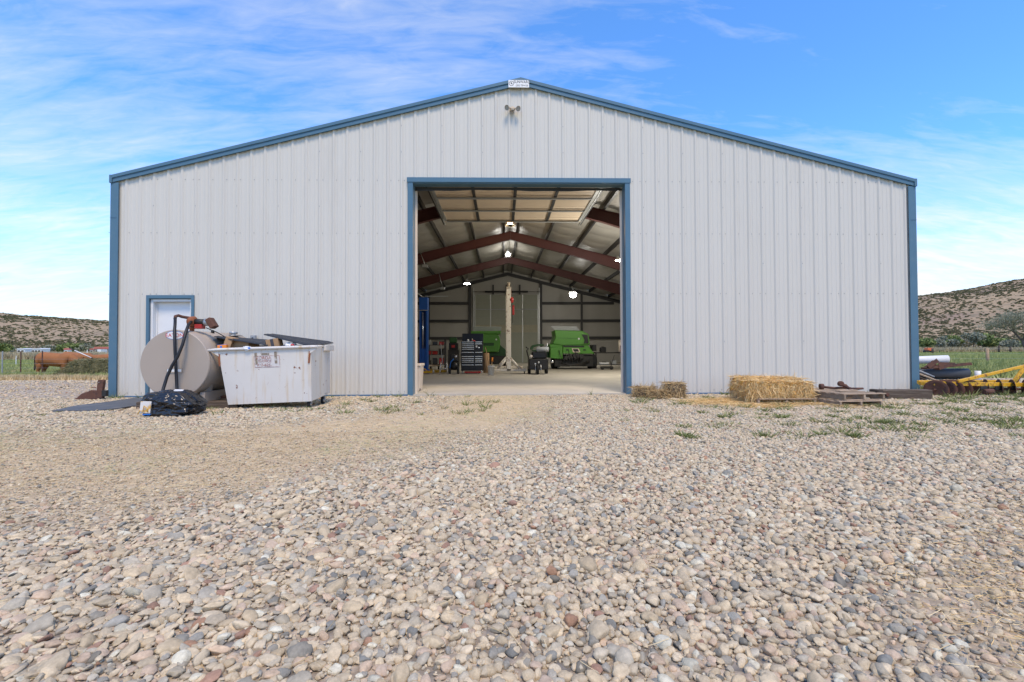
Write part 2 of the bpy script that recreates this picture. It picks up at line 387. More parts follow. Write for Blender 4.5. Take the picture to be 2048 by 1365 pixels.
for nm, fn in (('dirt', dirt_amount), ('field', field_amt), ('chaff', chaff_amt)):
    a = ground.data.attributes.new(nm, 'FLOAT', 'POINT'); a.data.foreach_set('value', [fn(p[0], p[1]) if abs(p[0]) < 400 and -12 < p[1] else (1.0 if nm == 'field' else 0.0) for p in gv])

# ---- hills
def hill_el(az):                 # ridge elevation (tan) by azimuth in degrees
    xs = [-180, -120, -75, -55, -48, -41, -30, -10, 10, 30, 42, 48, 55, 75, 120, 180]
    ys = [.04, .045, .05, .0545, .0525, .0484, .045, .05, .06, .072, .0805, .0885, .10, .11, .07, .04]
    return float(np.interp(az, xs, ys))
hv, hf = [], []; naz, nr = 420, 46
for i in range(naz):
    az = -105 + 210 * i / (naz - 1)
    for j in range(nr):
        u = j / (nr - 1); rr = 300 + 900 * u ** 1.15
        top = hill_el(az) * 1000
        prof = sst(0, .78, u); prof = prof ** 1.15
        x, y = rr * math.sin(R(az)), rr * math.cos(R(az))
        gul = mnoise.fractal((x * .006, y * .006, 3.3), 1.0, 2.0, 5)
        fin_ = mnoise.fractal((x * .03, y * .03, 8.3), 1.0, 2.0, 4)
        h = top * prof * (1 + .20 * gul * (1 - prof * .85)) + fin_ * 2.2 * prof
        st = math.sin(h * .23 + gul * 2) * 1.6 * prof
        hv.append((CAM.x + x, CAM.y + y, -.7 + h + st + (-25 * sst(.8, 1, u))))
hf = [(i * nr + j, (i + 1) * nr + j, (i + 1) * nr + j + 1, i * nr + j + 1) for i in range(naz - 1) for j in range(nr - 1)]
hm = bpy.data.materials.new('hill_soil'); hm.use_nodes = True; t = hm.node_tree; b = t.nodes['Principled BSDF']; b.inputs['Roughness'].default_value = 1; b.inputs['Specular IOR Level'].default_value = .05
co = N(t, 'ShaderNodeTexCoord').outputs['Object']
c = mixc(t, noise_n(t, co, .02, 6, .6), (.27, .195, .12), (.46, .345, .215)); c = mixc(t, ramp(t, noise_n(t, mapping(t, co, (.3, .3, 2.2)), .03, 6, .6), [(.48, 0.0), (.65, .7)]), c, (.25, .18, .14))
c = mixc(t, ramp(t, noise_n(t, co, .13, 7, .7), [(.5, 0.0), (.62, .8)]), c, (.17, .155, .10))
L(t, c, b.inputs['Base Color'])
hills = np_mesh('hills', hv, hf, hm, None, True, 'structure')

# ------------------------------------------------------------------ geometry-node scatter
def scatter(name, pts, rots, scls, idx, tint, sources, label=None, cat=None, parent=None, mat=None):
    col = bpy.data.collections.new(name + '_sources')
    for s in sources: col.objects.link(s)
    me = bpy.data.meshes.new(name); me.vertices.add(len(pts)); me.vertices.foreach_set('co', np.asarray(pts, np.float32).ravel())
    for nm, ty, ar, key in (('rot', 'FLOAT_VECTOR', rots, 'vector'), ('scl', 'FLOAT_VECTOR', scls, 'vector'), ('idx', 'INT', idx, 'value'), ('tint', 'FLOAT_COLOR', tint, 'color')):
        a = me.attributes.new(nm, ty, 'POINT'); a.data.foreach_set(key, np.asarray(ar, np.int32 if ty == 'INT' else np.float32).ravel())
    o = bpy.data.objects.new(name, me); COL.objects.link(o)
    g = bpy.data.node_groups.new(name, 'GeometryNodeTree')
    g.interface.new_socket('Geometry', in_out='INPUT', socket_type='NodeSocketGeometry'); g.interface.new_socket('Geometry', in_out='OUTPUT', socket_type='NodeSocketGeometry')
    gi, go = g.nodes.new('NodeGroupInput'), g.nodes.new('NodeGroupOutput'); ip = g.nodes.new('GeometryNodeInstanceOnPoints'); ci = g.nodes.new('GeometryNodeCollectionInfo')
    ci.inputs['Collection'].default_value = col; ci.inputs['Separate Children'].default_value = True; ci.inputs['Reset Children'].default_value = True
    def na(n, ty):
        q = g.nodes.new('GeometryNodeInputNamedAttribute'); q.data_type = ty; q.inputs['Name'].default_value = n; return q.outputs['Attribute']
    g.links.new(gi.outputs[0], ip.inputs['Points']); g.links.new(ci.outputs[0], ip.inputs['Instance']); ip.inputs['Pick Instance'].default_value = True
    g.links.new(na('idx', 'INT'), ip.inputs['Instance Index'])
    er = g.nodes.new('FunctionNodeEulerToRotation'); g.links.new(na('rot', 'FLOAT_VECTOR'), er.inputs[0]); g.links.new(er.outputs[0], ip.inputs['Rotation'])
    g.links.new(na('scl', 'FLOAT_VECTOR'), ip.inputs['Scale']); g.links.new(ip.outputs[0], go.inputs[0])
    md = o.modifiers.new('scatter', 'NODES'); md.node_group = g
    tag(o, label, cat, None, 'stuff')
    if parent: o.parent = parent
    return o
def source(name, me): return bpy.data.objects.new(name, me)
def blob_mesh(name, sub, amp, freq, scl, seed, mat, smooth=True, cuts=0):
    rc_ = random.Random(seed + 77)
    bm = bmesh.new(); bmesh.ops.create_icosphere(bm, subdivisions=sub, radius=.5)
    for v in bm.verts:
        d = v.co.normalized(); k = 1 + amp * mnoise.fractal(d * freq + Vector((seed * 3.7, seed, 0)), 1.0, 2.0, 2)
        v.co = Vector((d.x * scl[0], d.y * scl[1], d.z * scl[2])) * .5 * k
    for _ in range(cuts):
        pn = Vector((rc_.gauss(0, 1), rc_.gauss(0, 1), rc_.gauss(0, 1))).normalized(); pt_ = rc_.uniform(.24, .36)
        for v in bm.verts:
            e_ = v.co.dot(pn) - pt_
            if e_ > 0: v.co -= pn * e_ * .85
    for f in bm.faces: f.smooth = smooth
    me = bpy.data.meshes.new(name); bm.to_mesh(me); bm.free(); me.materials.append(mat); return me

# ---- river gravel
NV = 12
peb = []
for k in range(NV):
    r_ = random.Random(k)
    peb.append(blob_mesh('pebble', 3 if k < 12 else 2, r_.uniform(.14, .34), r_.uniform(1.1, 1.9), (1.0, r_.uniform(.62, .95), r_.uniform(.42, .75)), k, M['stone_i'], True, (2, 4, 6, 3)[k % 4]))
def stone_col():
    u = rnd.random(); v = rnd.uniform(.76, 1.12)
    if u < .58: c = (.58, .47, .335)
    elif u < .72: c = (.48, .42, .335)
    elif u < .82: c = (.56, .42, .31)
    elif u < .885: c = (.35, .32, .275)
    elif u < .92: c = (.23, .22, .20)
    elif u < .945: c = (.37, .22, .155)
    else: c = (.62, .57, .46)
    h = rnd.uniform(-.012, .012)
    return (min(.7, c[0] * v + h), c[1] * v * .99, max(.02, c[2] * v * .90 - h), 1)
pts, rots, scls, idx, tint = [], [], [], [], []
MATP = [G(*p_) for p_ in ((104, 825), (150, 816), (215, 806), (272, 798), (330, 800), (330, 812), (268, 815), (243, 820.5), (190, 824))]
def in_mat(x, y):
    c_ = False
    for a_, b_ in zip(MATP, MATP[1:] + MATP[:1]):
        if (a_.y > y) != (b_.y > y) and x < (b_.x - a_.x) * (y - a_.y) / (b_.y - a_.y) + a_.x: c_ = not c_
    return c_
def put(x, y, s, sink, flat=1.0):
    z = gz(x, y) + s * sink
    pts.append((x, y, z)); rots.append((rnd.gauss(0, .33), rnd.gauss(0, .33), rnd.uniform(0, 6.283)))
    scls.append((s, s * rnd.uniform(.85, 1.1), s * rnd.uniform(.8, 1.15) * flat)); idx.append(rnd.randrange(NV)); tint.append(stone_col())
sp_ = .032
y = -10.7
while y < -.06:
    d = y - CAM.y
    step = sp_ * (1 - .10 * sst(3, 6, d)) * (1 + .03 * max(0, d - 6))
    hw = 1.36 * max(d, 0) + 3.0
    x = CAM.x - hw
    while x < CAM.x + hw:
        xx, yy = x + rnd.uniform(-.6, .6) * step, y + rnd.uniform(-.6, .6) * step
        x += step
        if yy > -.08: continue
        if in_mat(xx, yy): continue
        da = dirt_amount(xx, yy); ch = chaff_amt(xx, yy)
        if rnd.random() < max(da * .70, ch * .93): continue
        s = .0318 * math.exp(rnd.gauss(0, .27)) + .005
        if rnd.random() < .006: s *= 1.6
        left = sst(.2, -2.2, xx - (yy + 8) * .2)
        if left > 0 and rnd.random() < left * .25: s *= 1.35
        s *= 1 - .35 * da
        s *= 1.10 - .20 * sst(2.5, 6, d)
        put(xx, yy, s, .17 * (1 - da) + .04 - .10 * left * rnd.random() - .08 * rnd.random(), 1 - .3 * left)
    y += step
for _ in range(9000):              # gravel beside the building
    x, y = -9.3 - 18 * rnd.random() ** .8, rnd.uniform(-.1, 9.5)
    if abs(x - CAM.x) < 1.32 * (y - CAM.y) + 1: put(x, y, .05 * math.exp(rnd.gauss(0, .3)), .1)
for _ in range(4500):
    x, y = 9.3 + 12 * rnd.random(), rnd.uniform(-.1, 4.6)
    if field_amt(x, y) < .5: put(x, y, .05 * math.exp(rnd.gauss(0, .3)), .08)
for _ in range(52000):             # chips and fines between the stones
    d = .65 + 5.2 * rnd.random() ** .62; y = CAM.y + d; x = CAM.x + rnd.uniform(-1.25, 1.25) * d
    if not in_mat(x, y): put(x, y, .012 * math.exp(rnd.gauss(0, .35)), .2 + rnd.uniform(0, .5))
P = np.array(pts); S = np.array(scls); D = (P - np.array(CAM)) @ np.array(FWD); XR = (P - np.array(CAM)) @ np.array(RIGHT); YU = (P - np.array(CAM)) @ np.array(UP)
inv = (D > .3) & (np.abs(XR / np.maximum(D, .01)) < 1.10) & (YU / np.maximum(D, .01) > -.735)
score = np.where(inv, S[:, 0] / np.maximum(D, .1), 0)
near = set(np.argsort(-score)[:300].tolist())
peb_o = []
for me in peb:
    m2 = me.copy(); m2.materials.clear(); m2.materials.append(M['stone_o']); peb_o.append(m2)
for i in near:
    o = bpy.data.objects.new('pebble', peb_o[idx[i]]); COL.objects.link(o); o.parent = ground
    o.location = pts[i]; o.rotation_euler = rots[i]; o.scale = scls[i]; o['tint'] = list(tint[i][:3])
keep = [i for i in range(len(pts)) if i not in near]
scatter('gravel', [pts[i] for i in keep], [rots[i] for i in keep], [scls[i] for i in keep], [idx[i] for i in keep], [tint[i] for i in keep],
        [source('pebble_source', me) for me in peb], 'loose rounded river gravel covering the yard', 'gravel')

# ---- straw and blades
def blades(name, specs, mat, label=None, cat=None, parent=None):
    """specs: list of (base, direction, length, width, bend vector)"""
    v, f = [], []
    for p, d, ln, w, bend in specs:
        p, d = Vector(p), Vector(d).normalized(); s = d.cross(Vector((rnd.uniform(-1, 1), rnd.uniform(-1, 1), rnd.uniform(-1, 1)))).normalized() * (w / 2)
        m = p + d * ln * .5 + Vector(bend) * .3; e = p + d * ln + Vector(bend); k = len(v)
        v += [p - s, p + s, m + s * .85, m - s * .85, e + s * .3, e - s * .3]; f += [(k, k + 1, k + 2, k + 3), (k + 3, k + 2, k + 4, k + 5)]
    return np_mesh(name, [tuple(q) for q in v], f, mat, parent, False, 'stuff') if label is None else tag(np_mesh(name, [tuple(q) for q in v], f, mat, parent), label, cat, None, 'stuff')
def lying(x, y, ln, w, h=.03):
    a = rnd.uniform(0, 6.283); return ((x, y, gz(x, y) + rnd.uniform(.006, h)), (math.cos(a), math.sin(a), rnd.uniform(-.12, .2)), ln, w, (rnd.uniform(-.01, .01), rnd.uniform(-.01, .01), 0))
dry, pale, gold = [], [], []
for _ in range(85000):
    d = 9.6 * rnd.random() ** .6 + .7; y = CAM.y + d; x = CAM.x + rnd.uniform(-1.25, 1.25) * d
    if y > -.1: continue
    da = dirt_amount(x, y); pn = mnoise.noise((x * .9, y * .9, 4))
    if rnd.random() < da * (.75 + .5 * pn) + .035:
        (pale if (mnoise.noise((x * .5, y * .5, 14)) > .0 and y > -6.4 and rnd.random() < .6) else dry).append(lying(x, y, rnd.uniform(.03, .13), rnd.uniform(.0018, .0034), .035))
for _ in range(22000):
    x, y = rnd.gauss(4.7, 1.15), rnd.gauss(-1.75, .55)
    if y < -.1 and rnd.random() < chaff_amt(x, y) + .05: gold.append(lying(x, y, rnd.uniform(.05, .16), rnd.uniform(.003, .006), .05))
for _ in range(7000):
    x = rnd.uniform(1.2, 6.5); y = -8.0 + (x - 2.6) * .55 + rnd.gauss(0, .35); 
    if rnd.random() < .6: gold.append(lying(x, y, rnd.uniform(.03, .10), .0025, .04))
blades('dry_grass', dry, M['drygrass'], 'fine dry grass and chaff littering the worn gravel track', 'dry grass')
blades('wilted_grass', pale, M['palegreen'], 'pale green wilted grass clippings across the worn track', 'grass')
blades('loose_straw', gold, M['straw'], 'loose golden straw strewn on the ground around the bales', 'straw')
def tuft(sp, x, y, n, h, spread, z=None):
    for _ in range(n):
        a = rnd.uniform(0, 6.283); r_ = spread * rnd.random(); bx, by = x + r_ * math.cos(a), y + r_ * math.sin(a)
        zz = gz(bx, by) if z is None else z
        sp.append(((bx, by, zz), (math.cos(a) * .55 + rnd.gauss(0, .25), math.sin(a) * .55 + rnd.gauss(0, .25), 1), h * rnd.uniform(.5, 1.1), rnd.uniform(.006, .013), (math.cos(a) * h * .25, math.sin(a) * h * .25, -h * .12)))
weed = []
for _ in range(420):
    px_, py_ = rnd.uniform(1240, 2060), rnd.uniform(790, 885)
    if rnd.random() > (.35 + .65 * (px_ - 1240) / 800) * (1.2 - (py_ - 790) / 95): continue
    g = G(px_, py_); tuft(weed, g.x, g.y, rnd.randint(20, 70), rnd.uniform(.035, .11), rnd.uniform(.05, .22))
for _ in range(60):
    px_, py_ = rnd.uniform(395, 1000), rnd.uniform(797, 832); g = G(px_, py_)
    if g.y < -.1 and rnd.random() < .75: tuft(weed, g.x, g.y, rnd.randint(10, 34), rnd.uniform(.06, .12), rnd.uniform(.04, .15))
for _ in range(40):
    x = rnd.choice([rnd.uniform(-9.2, -2.6), rnd.uniform(2.6, 9.4)]); tuft(weed, x, rnd.uniform(-.35, -.08), rnd.randint(8, 22), rnd.uniform(.05, .16), .07)
for _ in range(130):               # rank weeds round the harrow
    x, y = rnd.uniform(8.6, 13), rnd.uniform(-1.7, 2.4); tuft(weed, x, y, rnd.randint(18, 50), rnd.uniform(.08, .2), rnd.uniform(.08, .22))
for _ in range(26):
    g = G(rnd.uniform(0, 260), rnd.uniform(800, 850)); tuft(weed, g.x, g.y, rnd.randint(6, 16), .05, .08)
for x, y, h in ((-1.2, -.3, .08), (-2.05, -.12, .22), (-1.95, -.16, .15), (1.55, -.14, .2)): tuft(weed, x, y, 9, h, .05)
blades('weeds', weed, M['weed'], 'low green weeds growing through the gravel', 'weeds')

# ------------------------------------------------------------------ the steel building
FT = .3048
HW, EAVE, SLOPE, LEN = 30 * FT - .045, 4.786, .25, 80 * FT
def roofz(x): return EAVE + .06 + (HW - abs(x)) * SLOPE
DW, DH = 2.40, 4.785              # clear door opening (half width, height)
DX = -.038
barn = thing('metal_building', 'large white ribbed steel shop building with blue trim and an open overhead doorway', 'building')
wd0, wd1 = W(297, 600).x, W(390, 600).x          # walk-door opening (outside of trim)
wdz = W(340, 594).z
# front wall: 36-inch ribbed panels, each a part
def rib_profile(x0):
    f = FT; pr = []
    for k in range(3):
        c = x0 + f * k
        pr += [(c - .042, 0), (c - .015, -.025), (c + .015, -.025), (c + .042, 0)]
        for q in (.333, .667): pr += [(c + f * q - .024, 0), (c + f * q - .013, -.006), (c + f * q + .013, -.006), (c + f * q + .024, 0)]
    return pr + [(x0 + 3 * f - .042, 0)]
def wall_panel(x0, openings, toplow):
    pr = rib_profile(x0)
    lo, hi = -HW, HW
    pr = [(min(max(x, lo), hi), y) for x, y in pr]
    for a, b_, _ in openings:
        for e in (a, b_):
            for i in range(len(pr) - 1):
                if pr[i][0] < e < pr[i + 1][0]:
                    u = (e - pr[i][0]) / (pr[i + 1][0] - pr[i][0]); pr.insert(i + 1, (e, pr[i][1] + u * (pr[i + 1][1] - pr[i][1]))); break
    mb = MB()
    for (xa, ya), (xb, yb) in zip(pr, pr[1:]):
        if xb - xa < 1e-6: continue
        zb = .035; m = (xa + xb) / 2
        for a, b_, h in openings:
            if a < m < b_: zb = h
        ta, tb = roofz(xa) - toplow, roofz(xb) - toplow
        mb.add([(xa, ya, zb), (xb, yb, zb), (xb, yb, tb), (xa, ya, ta)], [(0, 1, 2, 3)])
    return mb
ops = [(DX - DW - .05, DX + DW + .05, DH + .05), (wd0 + .02, wd1 - .02, wdz - .02)]
for k in range(20):
    wall_panel(-HW + k * 3 * FT + .0, ops, .05).build('wall_panel', M['panel'], barn)
wallpan_x = [-HW + k * FT for k in range(61)]
# screws along the girt lines
sc_ = MB()
def screw(x, z, y=-.001): sc_.cyl((x, y, z), (x, y - .007, z), .009, .007, 6)
for z in (.10, 2.29, 3.66, 4.86):
    for k in range(60):
        x = -HW + k * FT
        if any(a - .06 < x + .05 < b_ + .06 and z < h + .05 for a, b_, h in ops): continue
        screw(x + .065, z)
        if k % 3 == 0: screw(x - .065, z)
for z in (1.2, 2.98, 4.26, 5.5, 6.1):
    for k in range(3, 60, 3):
        x = -HW + k * FT
        if z > roofz(x) - .3 or any(a - .06 < x < b_ + .06 and z < h + .05 for a, b_, h in ops): continue
        screw(x, z, -.025)
tag(sc_.build('screws', M['screw'], barn), kind='stuff')
# trims
def slope_prism(side, y0, y1, d0, d1, x0, x1):
    z = lambda x: roofz(x)
    xa, xb = side * x0, side * x1
    return [(xa, z(xa) + d0), (xb, z(xb) + d0), (xb, z(xb) + d1), (xa, z(xa) + d1)], y0, y1
for s in (-1, 1):
    mb = MB(); mb.prism(*slope_prism(s, -.078, .02, .005, .075, 0, HW + .012)); mb.build('rake_trim', M['blue'], barn)
    mb = MB(); mb.prism(*slope_prism(s, -.066, .02, -.005, .004, 0, HW + .008)); mb.prism(*slope_prism(s, -.058, .02, -.078, -.0052, 0, HW + .008))
    mb.prism(*slope_prism(s, -.066, -.045, -.09, -.0782, 0, HW + .008)); mb.build('rake_fascia', M['blue'], barn)
    mb = MB(); mb.b2((s * (HW - .04), -.082, roofz(HW) - .095), (s * (HW + .022), .12, roofz(HW) + .085)); mb.build('rake_end_cap', M['blue'], barn, .006)
    mb = MB(); xo = s * (HW + .008); xi = s * (HW - .165)
    mb.b2((xi, -.05, .0), (xo, -.036, roofz(HW) - .08)); mb.b2((s * (HW - .005), -.036, .0), (xo, .16, roofz(HW) - .08)); mb.b2((xi - s * .006, -.056, .0), (xi + s * .012, -.0505, roofz(HW) - .08))
    mb.build('corner_trim', M['blue'], barn)
    mb = MB(); mb.b2((s * (HW - .13), -.058, 3.98), (s * (HW + .010), -.05, 3.985)); mb.build('trim_lap', M['bluedark'], barn)
    for xl in (2.9, 6.0): MB().prism(*slope_prism(s, -.081, -.0781, .006, .074, xl, xl + .01)).build('trim_lap', M['bluedark'], barn); MB().prism(*slope_prism(s, -.061, -.0581, -.077, -.006, xl + .1, xl + .11)).build('trim_lap', M['bluedark'], barn)
# base trim left and right of the door
for a, b_ in ((-HW, wd0), (wd1, DX - DW - .12), (DX + DW + .12, HW)):
    mb = MB(); mb.b2((a, -.03, -.03), (b_, .05, .034)); mb.build('base_trim', M['bluedark'], barn)
# doorway trim: jambs and header with a return into the wall
for s in (-1, 1):
    xi, xo = DX + s * DW, DX + s * (DW + .115)
    mb = MB(); mb.b2((xi, -.052, .0), (xo, -.036, DH + .02)); mb.b2((xi, -.0355, .0), (xi + s * .012, .22, DH + .0)); mb.b2((xo - s * .012, -.0355, 0), (xo, .0, DH + .05))
    mb.build('door_jamb_trim', M['blue'], barn)
    mb = MB(); mb.b2((xi - s * .05, .23, .03), (xi + s * .01, .25, DH - .02)); mb.build('jamb_weather_strip', M['cream'], barn)
mb = MB(); mb.b2((DX - DW - .13, -.065, DH + .021), (DX + DW + .13, -.036, DH + .125)); mb.b2((DX - DW, -.0355, DH + .0), (DX + DW, .20, DH + .02)); mb.b2((DX - DW - .13, -.0355, DH + .09), (DX + DW + .13, 0, DH + .12))
mb.build('header_trim', M['blue'], barn)
mb = MB(); xs = np.linspace(DX - DW, DX + DW, 60)
for xa, xb in zip(xs, xs[1:]):
    za, zb = [DH - .075 - .012 * math.sin(q * 2.3) - .006 * math.sin(q * 7) for q in (xa, xb)]
    mb.add([(xa, .215, za), (xb, .215, zb), (xb, .215, DH - .0), (xa, .215, DH - .0)], [(0, 1, 2, 3)])
mb.build('header_weather_strip', M['dark_steel'], barn)
# walk door
mb = MB(); mb.b2((wd0 - .012, -.055, .0), (wd0 + .05, -.036, wdz + .03)); mb.b2((wd1 - .05, -.055, .0), (wd1 + .012, -.036, wdz + .03)); mb.b2((wd0 + .0501, -.055, wdz - .04), (wd1 - .0501, -.036, wdz + .03))
mb.b2((wd0 + .03, -.0355, 0), (wd0 + .045, .02, wdz - .04)); mb.b2((wd1 - .045, -.0355, 0), (wd1 - .03, .02, wdz - .04)); mb.b2((wd0 + .05, -.0355, wdz - .05), (wd1 - .05, .02, wdz - .041))
mb.build('walk_door_trim', M['blue'], barn)
mb = MB(); mb.b2((wd0 + .05, .0, .0), (wd0 + .10, .16, wdz - .055)); mb.b2((wd1 - .10, .0, 0), (wd1 - .05, .16, wdz - .055)); mb.b2((wd0 + .1001, .0, wdz - .105), (wd1 - .1001, .16, wdz - .055)); mb.b2((wd0 + .101, .10, 0), (wd0 + .125, .16, wdz - .106))
wdf = mb.build('walk_door_frame', M['white'], barn)
mb = MB(); mb.b2((wd0 + .127, .115, .02), (wd1 - .103, .155, wdz - .108)); wdl = mb.build('walk_door_leaf', M['white'], barn)
mb = MB(); mb.cyl((wd1 - .18, .115, .98), (wd1 - .18, .06, .98), .018, None, 10); mb.lathe([(.012, 0), (.03, -.01), (.03, -.03), (.01, -.04)], (wd1 - .18, .06, .98), 'y', 12); mb.build('door_knob', M['chrome'], wdl)
# shell behind the front wall
def roof_sheet(y0, y1, dz, x_out=HW):
    return MB()
for s in (-1, 1):
    mb = MB()
    n = 61
    for k in range(60):
        ya = -.02 + (LEN + .04) * k / 60; yb = -.02 + (LEN + .04) * (k + 1) / 60
        for (u0, h0), (u1, h1) in zip([(0, 0), (.75, 0), (.82, .035), (.93, .035)], [(.75, 0), (.82, .035), (.93, .035), (1, 0)]):
            a, b_ = ya + (yb - ya) * u0, ya + (yb - ya) * u1
            mb.add([(0, a, roofz(0) + .03 + h0), (s * (HW + .0), a, roofz(HW + .0) + .03 + h0), (s * (HW + .0), b_, roofz(HW + .0) + .03 + h1), (0, b_, roofz(0) + .03 + h1)], [(0, 1, 2, 3)])
    mb.build('roof_sheet', M['panel'], barn)
    mb = MB()
    for k in range(80):
        c = (k + .5) * FT
        for (y0, x0), (y1, x1) in (((c - .152, 0), (c - .037, 0)), ((c - .037, 0), (c - .014, .034)), ((c - .014, .034), (c + .014, .034)), ((c + .014, .034), (c + .037, 0)), ((c + .037, 0), (c + .152, 0))):
            mb.add([(s * (HW + x0 - .045), y0, .03), (s * (HW + x1 - .045), y1, .03), (s * (HW + x1 - .045), y1, EAVE), (s * (HW + x0 - .045), y0, EAVE)], [(0, 1, 2, 3)])
    mb.build('side_wall', M['panel'], barn)
mb = MB(); mb.prism([(-HW, .03), (HW, .03), (HW, EAVE), (0, roofz(0)), (-HW, EAVE)], LEN - .03, LEN); mb.build('rear_wall', M['panel'], barn)
# insulation lining: slack vinyl between purlins
purl = [.28] + [.28 + 1.475 * k for k in range(1, 7)]
def lining_z(ax, y):
    g = [0.0] + purl
    j = max(i for i in range(len(g)) if g[i] <= ax + 1e-9); a = g[j]; b_ = g[j + 1] if j + 1 < len(g) else HW + .3
    u = (ax - a) / (b_ - a); strip = (y / 1.22) % 1.0
    sag = .055 * math.sin(math.pi * u) ** .8 if b_ - a > .5 else .005
    seam = .035 * math.sin(math.pi * strip) ** .5
    return roofz(ax) - .035 - sag * (.5 + .5 * math.sin(math.pi * strip) ** .5) - seam * math.sin(math.pi * u) ** .5 - .012 * mnoise.noise((ax * 1.4, y * 1.1, 3))
for s in (-1, 1):
    xs = np.linspace(0, HW - .02, 76); ys = np.linspace(.05, LEN - .05, 260)
    v = [(s * x, y, lining_z(x, y)) for y in ys for x in xs]; nx_ = len(xs)
    f = [(j * nx_ + i, j * nx_ + i + 1, (j + 1) * nx_ + i + 1, (j + 1) * nx_ + i) for j in range(len(ys) - 1) for i in range(nx_ - 1)]
    np_mesh('roof_insulation', v, f, M['vinyl'], barn, True)
    mb = MB(); mb.b2((s * (HW - .24), .05, .03), (s * (HW - .21), LEN - .05, EAVE - .3)); mb.build('wall_insulation', M['vinyl'], barn)
xs = np.linspace(-HW + .1, HW - .1, 120)
v, f = [], []
for i, x in enumerate(xs):
    o_ = .02 * abs(math.sin(x * math.pi / 1.22)) ** .5
    v += [(x, LEN - .23 - o_, .03), (x, LEN - .23 - o_, roofz(x) - .22)]
f = [(2 * i, 2 * i + 2, 2 * i + 3, 2 * i + 1) for i in range(len(xs) - 1)]
np_mesh('rear_insulation', v, f, M['vinyl'], barn, True)
# inner face of the front wall
mb = MB()
for a, b_ in ((-HW + .1, DX - DW - .1), (DX + DW + .1, HW - .1)):
    mb.add([(a, .2, .03), (b_, .2, .03), (b_, .2, roofz(b_) - .25), (a, .2, roofz(a) - .25)], [(0, 1, 2, 3)])
mb.add([(DX - DW - .1, .2, DH + .25), (DX + DW + .1, .2, DH + .25), (DX + DW + .1, .2, roofz(DW) - .3), (0, .2, roofz(0) - .3), (DX - DW - .1, .2, roofz(DW) - .3)], [(0, 1, 2, 3, 4)])
mb.build('front_insulation', M['vinyl'], barn)
# purlins, rafters, columns, girts
for s in (-1, 1):
    for p in purl:
        x = s * p; z = roofz(x) - .235
        mb = MB(); mb.b2((x - .008, .22, z - .012), (x + .008, LEN - .2, z + .19)); mb.b2((x + .0085, .22, z - .014), (x + s * .075, LEN - .2, z - .002)); mb.build('purlin', M['dark_steel'], barn)
for k, yy in enumerate((6.1, 12.19, 18.29)):
    for s in (-1, 1):
        mb = MB(); z = lambda x: roofz(x) - .25
        x1 = HW - .5
        mb.prism([(0.001 * s, z(0)), (s * x1, z(x1)), (s * x1, z(x1) - .74), (s * 3.2, z(3.2) - .42), (.001 * s, z(0) - .40)], yy - .006, yy + .006)
        for (xa, za), (xb, zb) in ((((0.001 * s), z(0) - .40), (s * 3.2, z(3.2) - .42)), ((s * 3.2, z(3.2) - .42), (s * x1, z(x1) - .74))):
            mb.prism([(xa, za), (xb, zb), (xb, zb - .014), (xa, za - .014)], yy - .09, yy + .09)
        mb.prism([(.001 * s, z(0) + .0), (s * x1, z(x1) + .0), (s * x1, z(x1) + .012), (.001 * s, z(0) + .012)], yy - .09, yy + .09)
        mb.build('rafter', M['red_iron'], barn)
        mb = MB(); xc = s * (HW - .24); xt = s * (HW - 1.0); xb = s * (HW - .62)
        mb.prism([(xc, .03), (xb, .03), (xt, z(HW - 1) - .70), (xc, z(HW - .3) - .1)], yy - .006, yy + .006); mb.prism([(xb, .03), (xt, z(HW - 1) - .70), (xt - s * .014, z(HW - 1) - .70), (xb - s * .014, .03)], yy - .09, yy + .09)
        mb.build('frame_column', M['red_iron'], barn)
RY = LEN - .30
for s in (-1, 1):
    mb = MB(); mb.prism([(0, roofz(0) - .30), (s * (HW - .3), roofz(HW - .3) - .30), (s * (HW - .3), roofz(HW - .3) - .52), (0, roofz(0) - .52)], RY - .16, RY); mb.build('end_rafter', M['dark_steel'], barn)
rc = [W(858, 640, RY).x, W(940, 640, RY).x, W(1081.5, 640, RY).x, W(1163, 640, RY).x]
for i, x in enumerate(rc):
    w = .20 if i in (1, 2) else .13
    mb = MB(); mb.b2((x - w / 2, RY - .2, .03), (x + w / 2, RY, roofz(x) - .53)); mb.build('end_column', M['dark_steel'], barn)
for zz in (4.5, 3.17, 1.88):
    for a, b_ in ((-HW + .3, rc[0] - .07), (rc[0] + .07, rc[1] - .11), (rc[2] + .11, rc[3] - .07), (rc[3] + .07, HW - .3)):
        a2, b2 = a, b_
        lim = HW - (zz + .55 - EAVE) / SLOPE if zz + .55 > EAVE else HW
        a2, b2 = max(a2, -lim), min(b2, lim)
        if b2 - a2 > .3: mb = MB(); mb.b2((a2, RY - .14, zz - .10), (b2, RY - .02, zz + .10)); mb.build('girt', M['dark_steel'], barn)
    for s in (-1, 1):
        mb = MB(); mb.b2((s * (HW - .36), .3, zz - .1), (s * (HW - .245), LEN - .35, zz + .1)); mb.build('girt', M['dark_steel'], barn)
slab = MB(); slab.b2((-HW + .05, -.02, -.3), (HW - .05, LEN - .05, .03)); slabo = tag(slab.build('concrete_floor', M['concrete']), kind='structure')
# small grey box on the wall
bx = W(510, 678)
t_ = thing('electrical_box', 'small grey electrical box on the white wall above the dumpster', 'electrical box', (bx.x, -.034, bx.z))
MB().b2((-.055, -.06, -.075), (.055, 0, .075)).build('box_body', M['grey'], t_, .004); MB().b2((-.045, -.068, -.06), (.045, -.0605, .06)).build('box_cover', M['galv'], t_, .003)
MB().cyl((0, -.0685, .01), (0, -.085, .01), .02, .014, 10).build('outlet', M['black'], t_)
